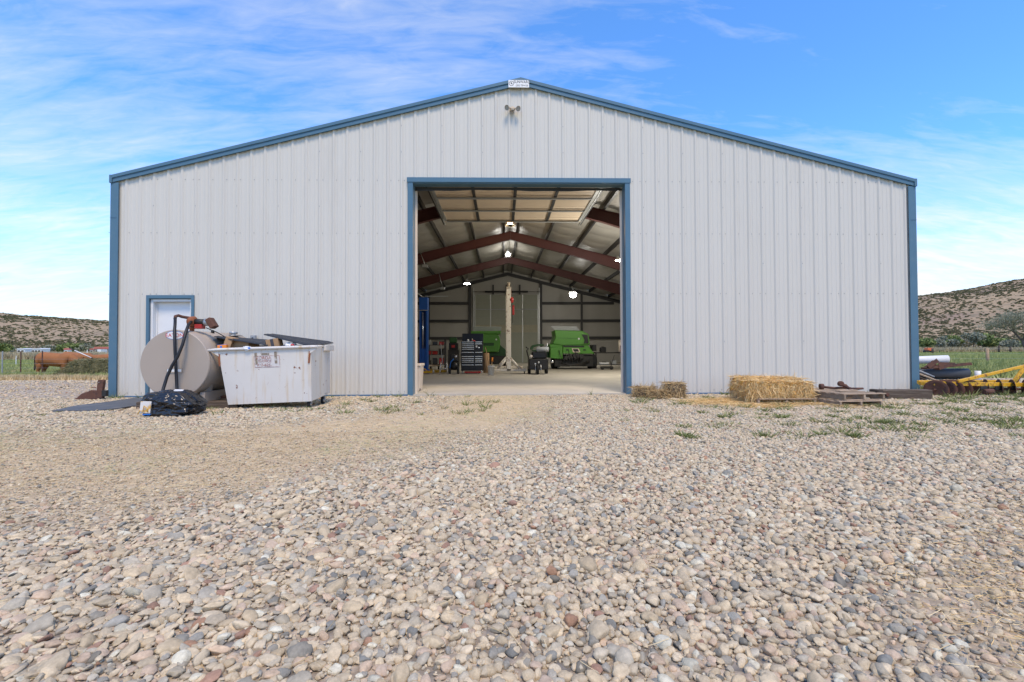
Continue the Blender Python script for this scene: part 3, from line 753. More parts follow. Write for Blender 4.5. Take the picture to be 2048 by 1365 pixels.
# peak sign
pz = W(1037.5, 168.5, -.08)
sg = thing('building_sign', 'small white rectangular sign with black lettering at the roof peak', 'sign', (pz.x, -.08, pz.z))
MB().b2((-.235, -.012, -.085), (.235, 0, .085)).build('plate', pm('sign_white', (.8, .79, .76), .4, 0, .03), sg, .004)
text_mesh('lettering', 'SUNWARD', .092, M['black'], sg, (.072, -.0135, .012), sx=.82)
text_mesh('phone_number', '(303) 759-4135', .058, M['grease'], sg, (.072, -.0135, -.058), sx=.78)
mb = MB(); n = 20
for i in range(n):
    a, c2 = 2 * math.pi * i / n, 2 * math.pi * (i + 1) / n
    mb.add([(-.165 + r_ * math.cos(q), -.0135, .005 + r_ * math.sin(q)) for r_, q in ((.056, a), (.056, c2), (.047, c2), (.047, a))], [(0, 1, 2, 3)])
mb.add([(-.195, -.0135, .02), (-.165, -.0135, -.005), (-.14, -.0135, -.03), (-.15, -.0135, .01), (-.165, -.0135, .03)], [(0, 1, 2, 3, 4)]); mb.build('emblem', M['black'], sg)
# flood light under the peak
fz = W(1025, 217, -.1)
fl = thing('flood_light', 'twin-head outdoor flood light with motion sensor below the roof peak', 'flood light', (fz.x, -.034, fz.z))
ivory = pm('ivory_plastic', (.55, .46, .34), .5, 0, .1, 6)
MB().lathe([(.03, 0), (.06, -.005), (.06, -.03), (.045, -.045)], (0, 0, .01), 'y', 18).build('junction_plate', ivory, fl)
MB().box((0, -.07, -.035), (.07, .07, .075), (R(20), 0, 0)).build('motion_sensor', ivory, fl, .012)
MB().box((0, -.09, -.07), (.055, .05, .02), (R(20), 0, 0)).build('sensor_lens', M['grease'], fl, .006)
for s in (-1, 1):
    hd = Vector((s * .115, -.11, -.01 - (.02 if s > 0 else 0))); ax = Vector((s * .5, -.75, -.45)).normalized()
    mb = MB(); mb.cyl((s * .03, -.04, .01), hd - ax * .06, .012, None, 8); mb.cyl(hd - ax * .08, hd + ax * .03, .022, .058, 16, False); o = mb.build('lamp_head', ivory, fl)
    MB().cyl(hd + ax * .012, hd + ax * .022, .05, .05, 16).build('lamp_lens', pm('lens_glass', (.32, .31, .27), .2, 0, .2, 20), o)

# ------------------------------------------------------------------ overhead doors
od = thing('overhead_door', 'tan sectional overhead door raised flat inside the open doorway', 'overhead door', (DX, 0, DH))
zt = 5.66 - DH; y0, y1 = 1.0, 6.0; hw = DW + .05; ns = 8
ph = (y1 - y0) / ns
for k in range(ns):
    ya, yb = y0 + ph * k + .004, y0 + ph * (k + 1) - .004
    mb = MB(); mb.b2((-hw, ya, zt), (hw, yb, zt + .05)); mb.b2((-hw, ya + ph * .33, zt - .006), (hw, ya + ph * .33 + .02, zt - .0005)); sec = mb.build('door_section', M['tan'], od)
    for q in (-hw + .05, -hw / 2, 0, hw / 2, hw - .05):
        MB().b2((q - .045, ya + .004, zt - .03), (q + .045, yb - .004, zt - .0065)).build('stile', M['galv' if abs(q) > hw - .1 else 'dark_steel'], sec)
    if k % 2 == 1: MB().b2((-hw + .1, yb - .09, zt - .075), (hw - .1, yb - .015, zt - .032)).build('strut', M['grey'], sec)
MB().b2((-hw, y1 + .001, zt - .03), (hw, y1 + .03, zt + .05)).build('bottom_rail', M['tan'], od)
for s in (-1, 1):
    xt = s * (hw + .05)
    mb = MB(); mb.tube([(xt, .26, -DH + .05), (xt, .26, -.3), (xt, .26, zt - .35), (xt, .36, zt - .12), (xt, .6, zt + .02), (xt, 1.0, zt + .03), (xt, 6.6, zt + .03)], .035, 6); mb.build('track', M['galv'], od)
    mb = MB(); mb.b2((xt + s * .02, .3, zt + .0), (xt + s * .06, 6.6, zt + .13)); mb.build('track_angle', M['dark_steel'], od)
    for yy in (3.2, 6.5): MB().b2((xt + s * .03, yy, zt + .1), (xt + s * .07, yy + .04, zt + .6)).build('track_hanger', M['dark_steel'], od)
rd = thing('rear_overhead_door', 'closed grey-green sectional overhead door in the far end wall of the building', 'overhead door', (0, RY - .2, .03))
ra, rb = W(949, 640, RY - .2).x, W(1077, 640, RY - .2).x; rh = W(1010, 590, RY - .2).z - .03; n = 9
for k in range(n):
    za, zb = rh * k / n + .003, rh * (k + 1) / n - .003
    mb = MB(); mb.b2((ra, -.05, za), (rb, 0, zb)); mb.b2((ra, -.055, za + .3), (rb, -.0505, za + .315)); sec = mb.build('door_section', M['greydoor'] if k != 4 else pm('olive_door_panel', (.30, .28, .20), .5), rd)
    for q in range(5):
        x = ra + (rb - ra) * q / 4; x = min(max(x, ra + .035), rb - .035)
        MB().b2((x - .03, -.075, za), (x + .03, -.0555, zb)).build('stile', M['galv'], sec)
MB().b2((ra, -.12, rh * 7 / n), (rb, -.076, rh * 7 / n + .06)).build('strut', M['grey'], rd)
for x in (ra - .06, rb + .06): MB().b2((x - .03, -.1, 0), (x + .03, 0, rh + .5)).build('track', M['galv'], rd)
mb = MB(); mb.cyl((ra + .8, -.1, rh + .22), (rb - .8, -.1, rh + .22), .07, None, 10); mb.cyl((ra - .1, -.1, rh + .22), (rb + .1, -.1, rh + .22), .015, None, 8); mb.build('torsion_spring', M['dark_steel'], rd)
for q in (-1.0, 0, 1.0): MB().b2(((ra + rb) / 2 + q - .06, -.05, rh + .02), ((ra + rb) / 2 + q + .06, 0, rh + .75)).build('spring_bracket', M['dark_steel'], rd)

# ------------------------------------------------------------------ lamps
bulb_w = emis('lamp_white', (1, .97, .9), 40); bulb_a = emis('lamp_amber', (1, .55, .2), 12)
def high_bay(px, py, Yd, label, power, amber=False, lit=True, r_=.2, style='bell'):
    p = W(px, py, Yd); t = thing('high_bay_lamp', label, 'lamp', p, 0, 'lamps hanging under the roof')
    ch = roofz(p.x) - .3 - p.z - .32
    if ch > .05: MB().cyl((0, 0, .30), (0, 0, .30 + ch), .008, None, 6).build('hanger', M['dark_steel'], t)
    MB().cyl((0, 0, .16), (0, 0, .32), .07, .05, 12).build('ballast', M['grey'], t)
    if style in ('bell', 'globe'):
        MB().lathe([(r_, 0), (r_ * .9, .05), (r_ * .55, .13), (.06, .16), (.055, .158), (r_ * .52, .12), (r_ * .86, .05), (r_ * .96, .0)], (0, 0, 0), 'z', 24).build('reflector', M['chrome'] if lit else M['grey'], t)
    else:
        mb = MB()
        for k in range(10):
            a = k / 10 * 6.283; mb.b2((r_ * math.cos(a) - .008, r_ * math.sin(a) - .008, -.12), (r_ * math.cos(a) + .008, r_ * math.sin(a) + .008, .15))
        mb.lathe([(r_ + .01, -.12), (r_ + .01, -.10), (r_ - .02, -.10), (r_ - .02, -.12)], (0, 0, 0), 'z', 20); mb.build('cage', M['chrome'], t)
    if lit:
        if style == 'bell': MB().lathe([(.02, -.035), (r_ * .6, -.025), (r_ * .93, .004), (r_ * .9, .012), (.02, .012)], (0, 0, 0), 'z', 20).build('bulb', bulb_w, t)
        elif style == 'globe': MB().lathe([(.03, -.30), (.13, -.27), (.20, -.18), (.215, -.08), (.20, .0), (.05, .02)], (0, 0, 0), 'z', 20).build('bulb', bulb_w, t)
        else: MB().lathe([(.02, -.10), (.09, -.08), (.11, .0), (.09, .08), (.03, .11)], (0, 0, 0), 'z', 16).build('bulb', bulb_a if amber else bulb_w, t)
        li = bpy.data.lights.new('lamp_light', 'SPOT' if style != 'cage' and Yd > 8 else 'POINT'); li.energy = power * (2.0 if style != 'cage' else 1.0); li.color = (1, .70, .38) if amber else (1, .95, .86); li.shadow_soft_size = .2
        if style != 'cage' and Yd > 8: li.spot_size = R(165); li.spot_blend = .6
        lo = bpy.data.objects.new('lamp_light', li); COL.objects.link(lo); lo.parent = t; lo.location = (0, 0, {'bell': -.16, 'globe': -.5, 'cage': -.25}[style])
    return t
high_bay(1146, 586, 18.2, 'brightest lit lamp glaring right of the ridge near the far wall', 60, r_=.24, style='globe')
high_bay(934, 568, 18.2, 'lit shallow lamp left of the ridge near the far wall', 40, r_=.24)
high_bay(1241, 521, 6.6, 'lit lamp half hidden by the right door jamb', 230)
high_bay(1020, 446, 8.9, 'amber glowing caged lamp under the ridge just behind the raised door', 40, True, True, .2, 'cage')
high_bay(1016, 510, 15.6, 'white lit caged lamp under the ridge over the middle of the shop', 32, False, True, .17, 'cage')
for px_, py_, Y_, lb in ((850, 533, 11.8, 'unlit square lamp hanging nearest the left door jamb'), (885, 577, 17.6, 'unlit square lamp hanging farther back above the blue lift')):
    p = W(px_, py_, Y_); t = thing('unlit_lamp', lb, 'lamp', p, 0, 'unlit square lamps')
    MB().box((0, 0, 0), (.30, .30, .14), None, .8).build('housing', M['grey'], t, .01); MB().cyl((-.0, 0, .075), (-.25, .1, roofz(p.x) - .3 - p.z), .018, None, 6).build('conduit', M['galv'], t)

# ------------------------------------------------------------------ fuel tank
tk = G(349, 803); TR = .595; ty = -2.22
tkx = W(349, 728, ty).x; tkz = W(349, 728.5, ty).z
tank = thing('fuel_tank', 'beige cylindrical steel fuel tank with pump and hoses beside the walk door', 'fuel tank', (tkx, ty, 0))
TL = 1.63
shell = MB().lathe([(TR - .012, .0), (TR, .012), (TR, TL - .012), (TR - .012, TL)], (0, 0, tkz), 'y', 56).build('shell', M['tank'], tank)
MB().lathe([(TR - .004, .02), (TR + .004, .025), (TR + .004, .04), (TR - .004, .045)], (0, 0, tkz), 'y', 56).build('weld_seam', M['tank'], shell)
mb = MB(); mb.b2((-.14, -.012, tkz - .155), (.14, -.002, tkz - .135)); mb.b2((-.14, -.012, tkz - .085), (.14, -.002, tkz - .065)); mb.b2((-.14, -.012, tkz - .135), (-.125, -.002, tkz - .085)); mb.b2((.125, -.012, tkz - .135), (.14, -.002, tkz - .085)); mb.build('label_frame', M['tank'], shell)
MB().b2((-.124, -.006, tkz - .134), (.124, -.002, tkz - .086)).build('paper_label', M['white'], shell)
for xx, zz in ((.02, -.50), (-.03, .015)): MB().cyl((xx, -.035, tkz + zz), (xx, .0, tkz + zz), .022, None, 10).build('pipe_fitting', M['tank'], shell)
# oval maker's label
ov = MB(); n = 32
for (r0, r1, yy, nm, mt) in ((.155, .074, -.003, 'label_border', 'bluep'), (.148, .067, -.005, 'oval_label', 'white')):
    m_ = MB(); m_.add([(r0 * math.cos(6.2832 * i / n), yy, tkz + .50 + r1 * math.sin(6.2832 * i / n)) for i in range(n)], [tuple(range(n))]); o = m_.build(nm, M[mt], shell)
text_mesh('maker_lettering', 'EATON', .088, M['redp'], shell, (0, -.0065, tkz + .47), sx=1.05)
# saddle legs
for yy in (.28, 1.32):
    mb = MB(); mb.prism([(-.42, .16), (.42, .16), (.46, tkz - .36), (.30, tkz - .50), (0, tkz - .585), (-.30, tkz - .50), (-.46, tkz - .36)], yy, yy + .06); mb.build('saddle', M['tank'], tank)
for q in (-.46, .38): MB().b2((q, .10, .13), (q + .08, 1.55, .30)).build('skid_rail', M['tank'], tank)
# pump group on top
pt = tkz + TR
mb = MB(); mb.cyl((.09, .30, pt - .02), (.09, .30, pt + .07), .035, None, 12); mb.cyl((.09, .30, pt + .03), (.09, .30, pt + .05), .055, None, 8); mb.build('riser', M['rustorange'], tank)
pump = MB().lathe([(.03, -.06), (.075, -.05), (.095, -.01), (.095, .05), (.05, .07)], (.09, .30, pt + .16), 'x', 18).build('pump_body', M['rustorange'], tank)
MB().cyl((.14, .30, pt + .16), (.33, .30, pt + .15), .055, None, 14).build('pump_motor', M['grease'], pump)
MB().b2((.17, .24, pt + .03), (.30, .36, pt + .11)).build('switch_box', M['redbox'], pump, .008)
mt_ = MB().box((.46, .28, pt + .13), (.10, .14, .19), (0, R(-32), 0)).build('flow_meter', M['rust'], tank, .01); MB().cyl((.33, .30, pt + .15), (.41, .30, pt + .14), .07, .06, 14).build('meter_flange', M['galv'], mt_)
def tl(px, py, dy): p = W(px, py, ty + dy); return (p.x - tkx, dy, p.z)
mb = MB(); mb.tube([(.09, .30, pt + .22), tl(364, 634, .29), tl(357, 631.5, .24), tl(351, 633, .18), tl(350, 639, .14)], .026, 8); mb.build('elbow', M['rust'], tank)
mb = MB(); mb.tube([tl(350.5, 637, .14), tl(350, 650, .06), tl(349, 664, -.05), tl(350, 700, -.08), tl(352, 740, -.09), tl(353.5, 770, -.11), tl(355, 795, -.16), tl(356, 812, -.25)], .0245, 10); mb.build('suction_hose', M['hose'], tank)
mb = MB(); mb.tube([tl(384, 642, .26), tl(377, 650, .1), tl(372, 664, -.05), tl(365, 690, -.13), tl(355, 714, -.17), tl(344, 732, -.19), tl(334, 754, -.22), tl(326, 780, -.28), tl(322, 800, -.4)], .0245, 10); mb.build('delivery_hose', M['hose'], tank)
mb = MB(); mb.tube([(.33, .32, pt + .05), (.45, .45, pt - .03), (.62, .55, pt - .16), (.74, .6, pt - .32)], .009, 6); mb.build('power_cable', M['hose'], tank)
mb = MB(); mb.lathe([(.16, 0), (.16, .012), (.05, .014), (.045, .04), (.075, .045), (.08, .075), (.05, .09)], (.28, 1.25, pt - .07), 'z', 16); mb.build('filler_cap', M['galv'], tank)
MB().lathe([(.03, 0), (.03, .05), (.015, .06)], (.18, .75, pt - .035), 'z', 10).build('vent_plug', M['grease'], tank)
# sleepers under the tank
for a, b_, lb in (((-.75, .18), (1.0, .36), 'rotting grey timber under the front of the fuel tank'), ((-.75, 1.22), (1.0, 1.42), 'rotting timber under the rear of the fuel tank')):
    t = thing('support_timber', lb, 'timber', (tkx, ty, 0))
    ob = MB().b2((a[0], a[1] - .06, .0), (b_[0], b_[1], .13)).build('beam', M['timber'], t, .012)
t = thing('timber_stub', 'short brown timber lying in front of the fuel tank by the dumpster', 'timber', G(432, 812), R(6))
MB().b2((-.28, -.09, 0), (.28, .09, .14)).build('beam', M['timber'], t, .012); MB().b2((-.25, -.06, .141), (.22, .07, .19)).build('board', M['rust'], t, .006)

# ------------------------------------------------------------------ dumpster
dpm = bpy.data.materials.new('chipped_white_steel'); dpm.use_nodes = True; t = dpm.node_tree; b = t.nodes['Principled BSDF']; b.inputs['Roughness'].default_value = .5
co = N(t, 'ShaderNodeTexCoord').outputs['Object']
c = mixc(t, noise_n(t, co, 2.2, 5, .6), (.56, .53, .47), (.68, .65, .59))
c = mixc(t, ramp(t, noise_n(t, mapping(t, co, (7, 7, .5)), 1.6, 6, .6), [(.53, 0.0), (.70, .75)]), c, (.52, .38, .20))
c = mixc(t, ramp(t, noise_n(t, co, 6.5, 9, .7), [(.635, 0.0), (.66, 1.0)]), c, (.18, .07, .03))
c = mixc(t, ramp(t, noise_n(t, co, 1.1, 6, .6), [(.55, 0.0), (.75, .4)]), c, (.42, .40, .40))
L(t, c, b.inputs['Base Color']); M['dump'] = dpm
fr = G(616, 818); d0 = fr.y
du = thing('dumpster', 'battered white steel dumpster overflowing with rubbish under black lids', 'dumpster', (0, 0, 0))
def wp(px, py, Y): return W(px, py, Y)
A0, A1 = wp(436, 702, d0), wp(622, 696, d0)                # front top corners
B0, B1 = wp(456, 810, d0 + .02), wp(623, 803, d0 + .02)    # front bottom corners
yb = d0 + .92
C1 = wp(660, 697, yb); E1 = wp(660, 786, yb)
C0 = Vector((A0.x + .02, yb, A0.z + .03)); E0 = Vector((B0.x + .02, yb, .22))
mb = MB()
q = [A0, A1, B0, B1, C0, C1, E0, E1]
mb.add(q, [(0, 1, 3, 2), (1, 5, 7, 3), (5, 4, 6, 7), (4, 0, 2, 6), (2, 3, 7, 6)])
ins = Vector((0, 0, -.25)); th = .02
q2 = [A0 + Vector((th, th, 0)), A1 + Vector((-th, th, 0)), C1 + Vector((-th, -th, 0)), C0 + Vector((th, -th, 0))]
mb.add(q2 + [v + ins for v in q2], [(0, 1, 5, 4), (1, 2, 6, 5), (2, 3, 7, 6), (3, 0, 4, 7), (4, 5, 6, 7)])
bodyd = mb.build('body', M['dump'], du)
mb = MB(); mb.tube([A0 + Vector((-.22, -.02, -.0)), A0 + Vector((.0, -.02, .02)), A1 + Vector((.02, -.02, .02)), A1 + Vector((.12, -.02, .02))], .026, 10); mb.build('front_rail', M['dump'], du)
mb = MB(); mb.tube([A1 + Vector((.0, .03, .02)), C1 + Vector((.0, .0, .05)), C0 + Vector((0, 0, .05)), A0 + Vector((0, .03, .02))], .024, 8); mb.build('rear_rail', M['dump'], du)
for P0, s in ((A0, 1), (A1, -1)):
    mb = MB(); mb.prism([(P0.x, P0.z), (P0.x - s * .14, P0.z), (P0.x + s * .02, P0.z - .10)], P0.y - .012, P0.y + .012); mb.build('gusset', M['dump'], du)
    mb = MB(); mb.prism([(P0.x + s * .035, P0.z - .06), (P0.x + s * .0, P0.z - .06), (P0.x + s * .022, P0.z - .27), (P0.x + s * .05, P0.z - .27)], P0.y - .008, P0.y - .003); mb.build('bracket_scar', M['rustorange'], du)
mb = MB(); mb.b2((C1.x - .02, yb - .35, C1.z - .05), (C1.x + .06, yb + .06, C1.z + .06)); mb.build('hinge_bracket', M['dump'], du, .01)
# faded notice on the front
def onf(u, v, off=-.004):        # point on the front face
    p = (A0.lerp(A1, u)).lerp(B0.lerp(B1, u), v); return p + Vector((0, off, 0))
mb = MB(); us = (.365, .635); vs = (.12, .53 - .18)
def rect(u0, v0, u1, v1, nm, mt, off=-.004): m_ = MB(); m_.add([onf(u0, v0, off), onf(u1, v0, off), onf(u1, v1, off), onf(u0, v1, off)], [(0, 1, 2, 3)]); return m_.build(nm, mt, du)
pmw = pm('faded_notice', (.58, .555, .52), .7, 0, .15, 14)
rect(.375, .12, .655, .335, 'notice_panel', pmw, -.003)
for u0, v0, u1, v1 in ((.375, .12, .655, .126), (.375, .329, .655, .335), (.375, .126, .379, .329), (.651, .126, .655, .329)): rect(u0, v0, u1, v1, 'notice_border', M['fadedred'], -.005)
stain = pm('grimy_stain', (.24, .20, .15), .9, 0, .3, 20, 0, 40, (.55, .52, .48), (.5, .62), 16)
for u0, v0, u1, v1 in ((.385, .06, .412, .28), (.60, .05, .628, .27), (.46, .07, .545, .105)): rect(u0, v0, u1, v1, 'tape_stain', stain, -.006)
for s_, u, v, sz in (('KORDA', .478, .185, .075), ('SERVICE', .49, .24, .06), ('970-625-', .482, .315, .07)):
    text_mesh('notice_lettering', s_, sz, M['fadedred'], du, onf(u, v, -.0075), sx=1.05)
# casters
for p in (Vector((fr.x - .02, d0 + .12, 0)), Vector((G(646, 808.5).x, G(646, 808.5).y, 0)), Vector((B0.x + .15, d0 + .15, 0))):
    cs = MB(); cs.cyl((p.x - .022, p.y, .075), (p.x + .022, p.y, .075), .072, None, 20); wh = cs.build('caster_wheel', M['tyre'], du, .008)
    MB().cyl((p.x - .026, p.y, .075), (p.x + .026, p.y, .075), .036, None, 14).build('hub', M['galv'], wh)
    mb = MB(); mb.b2((p.x - .04, p.y - .02, .07), (p.x - .03, p.y + .025, .2)); mb.b2((p.x + .03, p.y - .02, .07), (p.x + .04, p.y + .025, .2)); mb.b2((p.x - .06, p.y - .05, .2), (p.x + .06, p.y + .05, .212)); mb.build('caster_fork', M['grey'], du)
# lids: ribbed plastic, each propped on the rubbish
def lid(p00, p10, p11, p01, label):
    mb = MB(); n = 8; P = [Vector(p) for p in (p00, p10, p11, p01)]
    nrm = (P[1] - P[0]).cross(P[3] - P[0]).normalized(); nrm = nrm if nrm.z > 0 else -nrm
    def pt(u, v, h): return P[0].lerp(P[1], u).lerp(P[3].lerp(P[2], u), v) + nrm * h
    NU, NV_ = 16, 25; vs = []
    for j in range(NV_):
        for i in range(NU):
            u, v = i / (NU - 1), j / (NV_ - 1); h = .022 * (1 if (v * 6) % 1 > .45 and .06 < u < .94 else 0) - .03 * math.sin(math.pi * u) * math.sin(math.pi * v)
            vs.append(pt(u, v, h))
    top = [(j * NU + i, j * NU + i + 1, (j + 1) * NU + i + 1, (j + 1) * NU + i) for j in range(NV_ - 1) for i in range(NU - 1)]
    off = len(vs); vs += [v - nrm * .018 for v in vs[:off]]
    bot = [tuple(reversed([k + off for k in f])) for f in top]
    rim = []
    loop = [i for i in range(NU)] + [j * NU + NU - 1 for j in range(1, NV_)] + [(NV_ - 1) * NU + i for i in range(NU - 2, -1, -1)] + [j * NU for j in range(NV_ - 2, 0, -1)]
    for a, c2 in zip(loop, loop[1:] + loop[:1]): rim.append((c2, a, a + off, c2 + off))
    mb.add(vs, top + bot + rim); return mb.build('lid', M['blackplastic'], du)
yl = d0 + .05
lid(W(428, 673, yl + .1), W(536, 690, yl), W(548, 682, yb), W(440, 674.5, yb), '')
lid(W(528, 668.5, yl + .05), W(620, 691.5, yl), W(667, 685.5, yb), W(537, 668.5, yb), '')
# rubbish
def cbox(px, py, Y, d, rot, label, tape=True):
    p = W(px, py, Y); t = thing('cardboard_box', label, 'box', p, 0, 'cardboard boxes in the dumpster', rot); o = MB().box((0, 0, 0), d).build('carton', M['card'], t, .004)
    if tape: MB().box((0, -d[1] / 2 - .002, 0), (d[0] * .25, .002, d[2])).build('tape', M['cardtape'], t)
cbox(549, 686, yl + .12, (.21, .22, .15), (R(6), R(-10), R(6)), 'cardboard box with dark tape propping up the higher lid')
cbox(490, 691, yl + .3, (.36, .3, .16), (0, R(4), R(-8)), 'flattened cardboard carton under the lower dumpster lid', False)
cbox(461, 688, yl + .2, (.12, .26, .24), (0, R(16), R(10)), 'dark cardboard flap standing in the dumpster beside the orange packet', False)
p = W(446, 694, yl + .04); t = thing('orange_packet', 'orange and blue packet lying on the dumpster rim', 'packet', p, 0, None, (0, R(-4), R(8)))
MB().box((0, 0, 0), (.15, .1, .06)).build('carton', M['orange'], t, .005); MB().box((0, 0, .034), (.14, .09, .006)).build('blue_top', pm('violet_print', (.25, .25, .55), .5), t); MB().cyl((-.01, -.051, .0), (-.01, -.053, .0), .018, None, 12).build('round_mark', M['bluep'], t)
def crumple(name, label, cat, px, py, Y, d, mat, seed, stripe=None):
    p = W(px, py, Y); t = thing(name, label, cat, p)
    me = blob_mesh('crumpled_film', 3, .55, 2.2, d, seed, mat, False); o = bpy.data.objects.new('crumpled_film', me); COL.objects.link(o); o.parent = t
    if stripe:
        me2 = blob_mesh('printed_patch', 2, .4, 2.0, (d[0] * .36, d[1] * .5, d[2] * .5), seed + 3, stripe, False); o2 = bpy.data.objects.new('printed_patch', me2); COL.objects.link(o2); o2.parent = t; o2.location = (d[0] * .28, -d[1] * .3, 0)
crumple('plastic_wrapper', 'white and blue plastic wrapper hanging on the dumpster front rail', 'wrapper', 494, 697, d0 - .03, (.15, .05, .07), M['white'], 3, M['bluep'])
crumple('plastic_bag', 'white plastic bag with red print under the higher dumpster lid', 'bag', 582, 691, yl + .1, (.20, .16, .10), M['white'], 8, M['redp'])
crumple('white_paper', 'scrap of white paper tucked between the dumpster boxes', 'paper', 470, 690, yl + .35, (.10, .10, .12), M['white'], 12)

# ------------------------------------------------------------------ black bag, mat, shank
g = G(330, 836); g.y += .22
bagt = thing('black_bag', 'crumpled black plastic bag with a pale label lying on the gravel below the hoses', 'bag', (g.x, g.y, 0), R(4))
bm = bmesh.new(); bmesh.ops.create_icosphere(bm, subdivisions=6, radius=.5)
for v in bm.verts:
    d = v.co.normalized(); n1 = mnoise.noise(d * 2.1 + Vector((5, 1, 2))); n2 = mnoise.turbulence(d * 2.6, 3, True); n3 = abs(mnoise.noise(Vector((d.x * 9, d.y * 4, d.z * 5)) + Vector((9, 9, 1))))
    k = 1.05 + .12 * n1 - .20 * n2
    e = 5.0; sq = (abs(d.x) ** e + abs(d.y) ** e + abs(d.z) ** e) ** (-1 / e)
    x, y, z = d.x * sq * .385 * k, d.y * sq * .26 * k, d.z * sq * .21 * k
    if x > .1: z *= 1 - .75 * sst(.1, .5, x); 
    zz = z + .185 * (1 - .35 * sst(.1, .5, x)); v.co = Vector((x, y, max(zz, .005 * n1)))
for f in bm.faces: f.smooth = True
me = bpy.data.meshes.new('bag_film'); bm.to_mesh(me); bm.free(); me.materials.append(M['bag']); o = bpy.data.objects.new('bag_film', me); COL.objects.link(o); o.parent = bagt
lo_ = W(288, 815, g.y - .3)
mb = MB(); n = 6
mb.box((lo_.x - g.x, -.275, lo_.z), (.145, .02, .18), (R(-6), R(3), R(4))); lab = mb.build('paper_label', pm('dirty_label', (.62, .60, .55), .6, 0, .15, 9, 0, 40, (.55, .33, .08), (.55, .62), 12), bagt)
mb = MB(); mb.tube([(lo_.x - g.x - .09, -.31, .07), (lo_.x - g.x - .06, -.31, .13), (lo_.x - g.x - .02, -.31, .11), (lo_.x - g.x + .0, -.31, .2), (lo_.x - g.x + .04, -.31, .16), (lo_.x - g.x + .05, -.31, .1)], .006, 6); mb.build('yellow_cord', M['yellow'], bagt)
MB().box((lo_.x - g.x + .02, -.288, .065), (.11, .006, .018)).build('blue_strip', M['bluep'], bagt)
mb = MB(); mb.box((.05, -.0, .40), (.12, .08, .012), (R(10), R(4), .3)); mb.build('white_sticker', M['white'], bagt)

pix = [(104, 825), (150, 816), (215, 806), (272, 798), (330, 800), (330, 812), (268, 815), (243, 820.5), (190, 824)]
mb = MB(); pg = [G(*p) for p in pix]; n = len(pg); zt_ = [.03 + gz(p.x, p.y) + .012 * math.sin(i * 2.1) for i, p in enumerate(pg)]
cx_, cy_ = sum(p.x for p in pg) / n, sum(p.y for p in pg) / n
vs = [(p.x, p.y, z) for p, z in zip(pg, zt_)] + [(cx_, cy_, .055)] + [(p.x, p.y, z - .022) for p, z in zip(pg, zt_)]
mb.add(vs, [(i, (i + 1) % n, n) for i in range(n)] + [((i + 1) % n, i, n + 1 + i, n + 1 + (i + 1) % n) for i in range(n)])
mto = mb.build('rubber_mat', M['mat']); tag(mto, 'flat grey rubber mat lying on the gravel left of the black bag', 'mat')

p = G(183, 800); sh = thing('ripper_shank', 'rusty curved plough shank leaning by the building corner', 'plough shank', (p.x, p.y, 0))
def sx_(px): return W(px, 780, p.y).x - p.x
def sz_(py): return W(180, py, p.y).z
mb = MB(); mb.prism([(sx_(148), sz_(799.5)), (sx_(157), sz_(795)), (sx_(166), sz_(787)), (sx_(176), sz_(784.5)), (sx_(184), sz_(780.5)), (sx_(195), sz_(781.5)), (sx_(205), sz_(781)), (sx_(208), sz_(796)), (sx_(200), sz_(800)), (sx_(178), sz_(802))], -.035, .035); mb.build('curved_point', M['rust'], sh, .008)
mb = MB(); mb.prism([(sx_(195.5), sz_(783)), (sx_(207), sz_(783)), (sx_(210), sz_(761.5)), (sx_(208), sz_(760)), (sx_(199), sz_(760)), (sx_(197.5), sz_(762))], -.037, .030); mb.build('shank_plate', M['rust'], sh, .006)
MB().b2((sx_(207), -.05, sz_(793)), (sx_(216), .02, sz_(781))).build('bolt_block', M['grease'], sh, .005); MB().cyl((sx_(201), -.045, sz_(765)), (sx_(201), -.036, sz_(765)), .008, None, 8).build('bolt', M['galv'], sh)

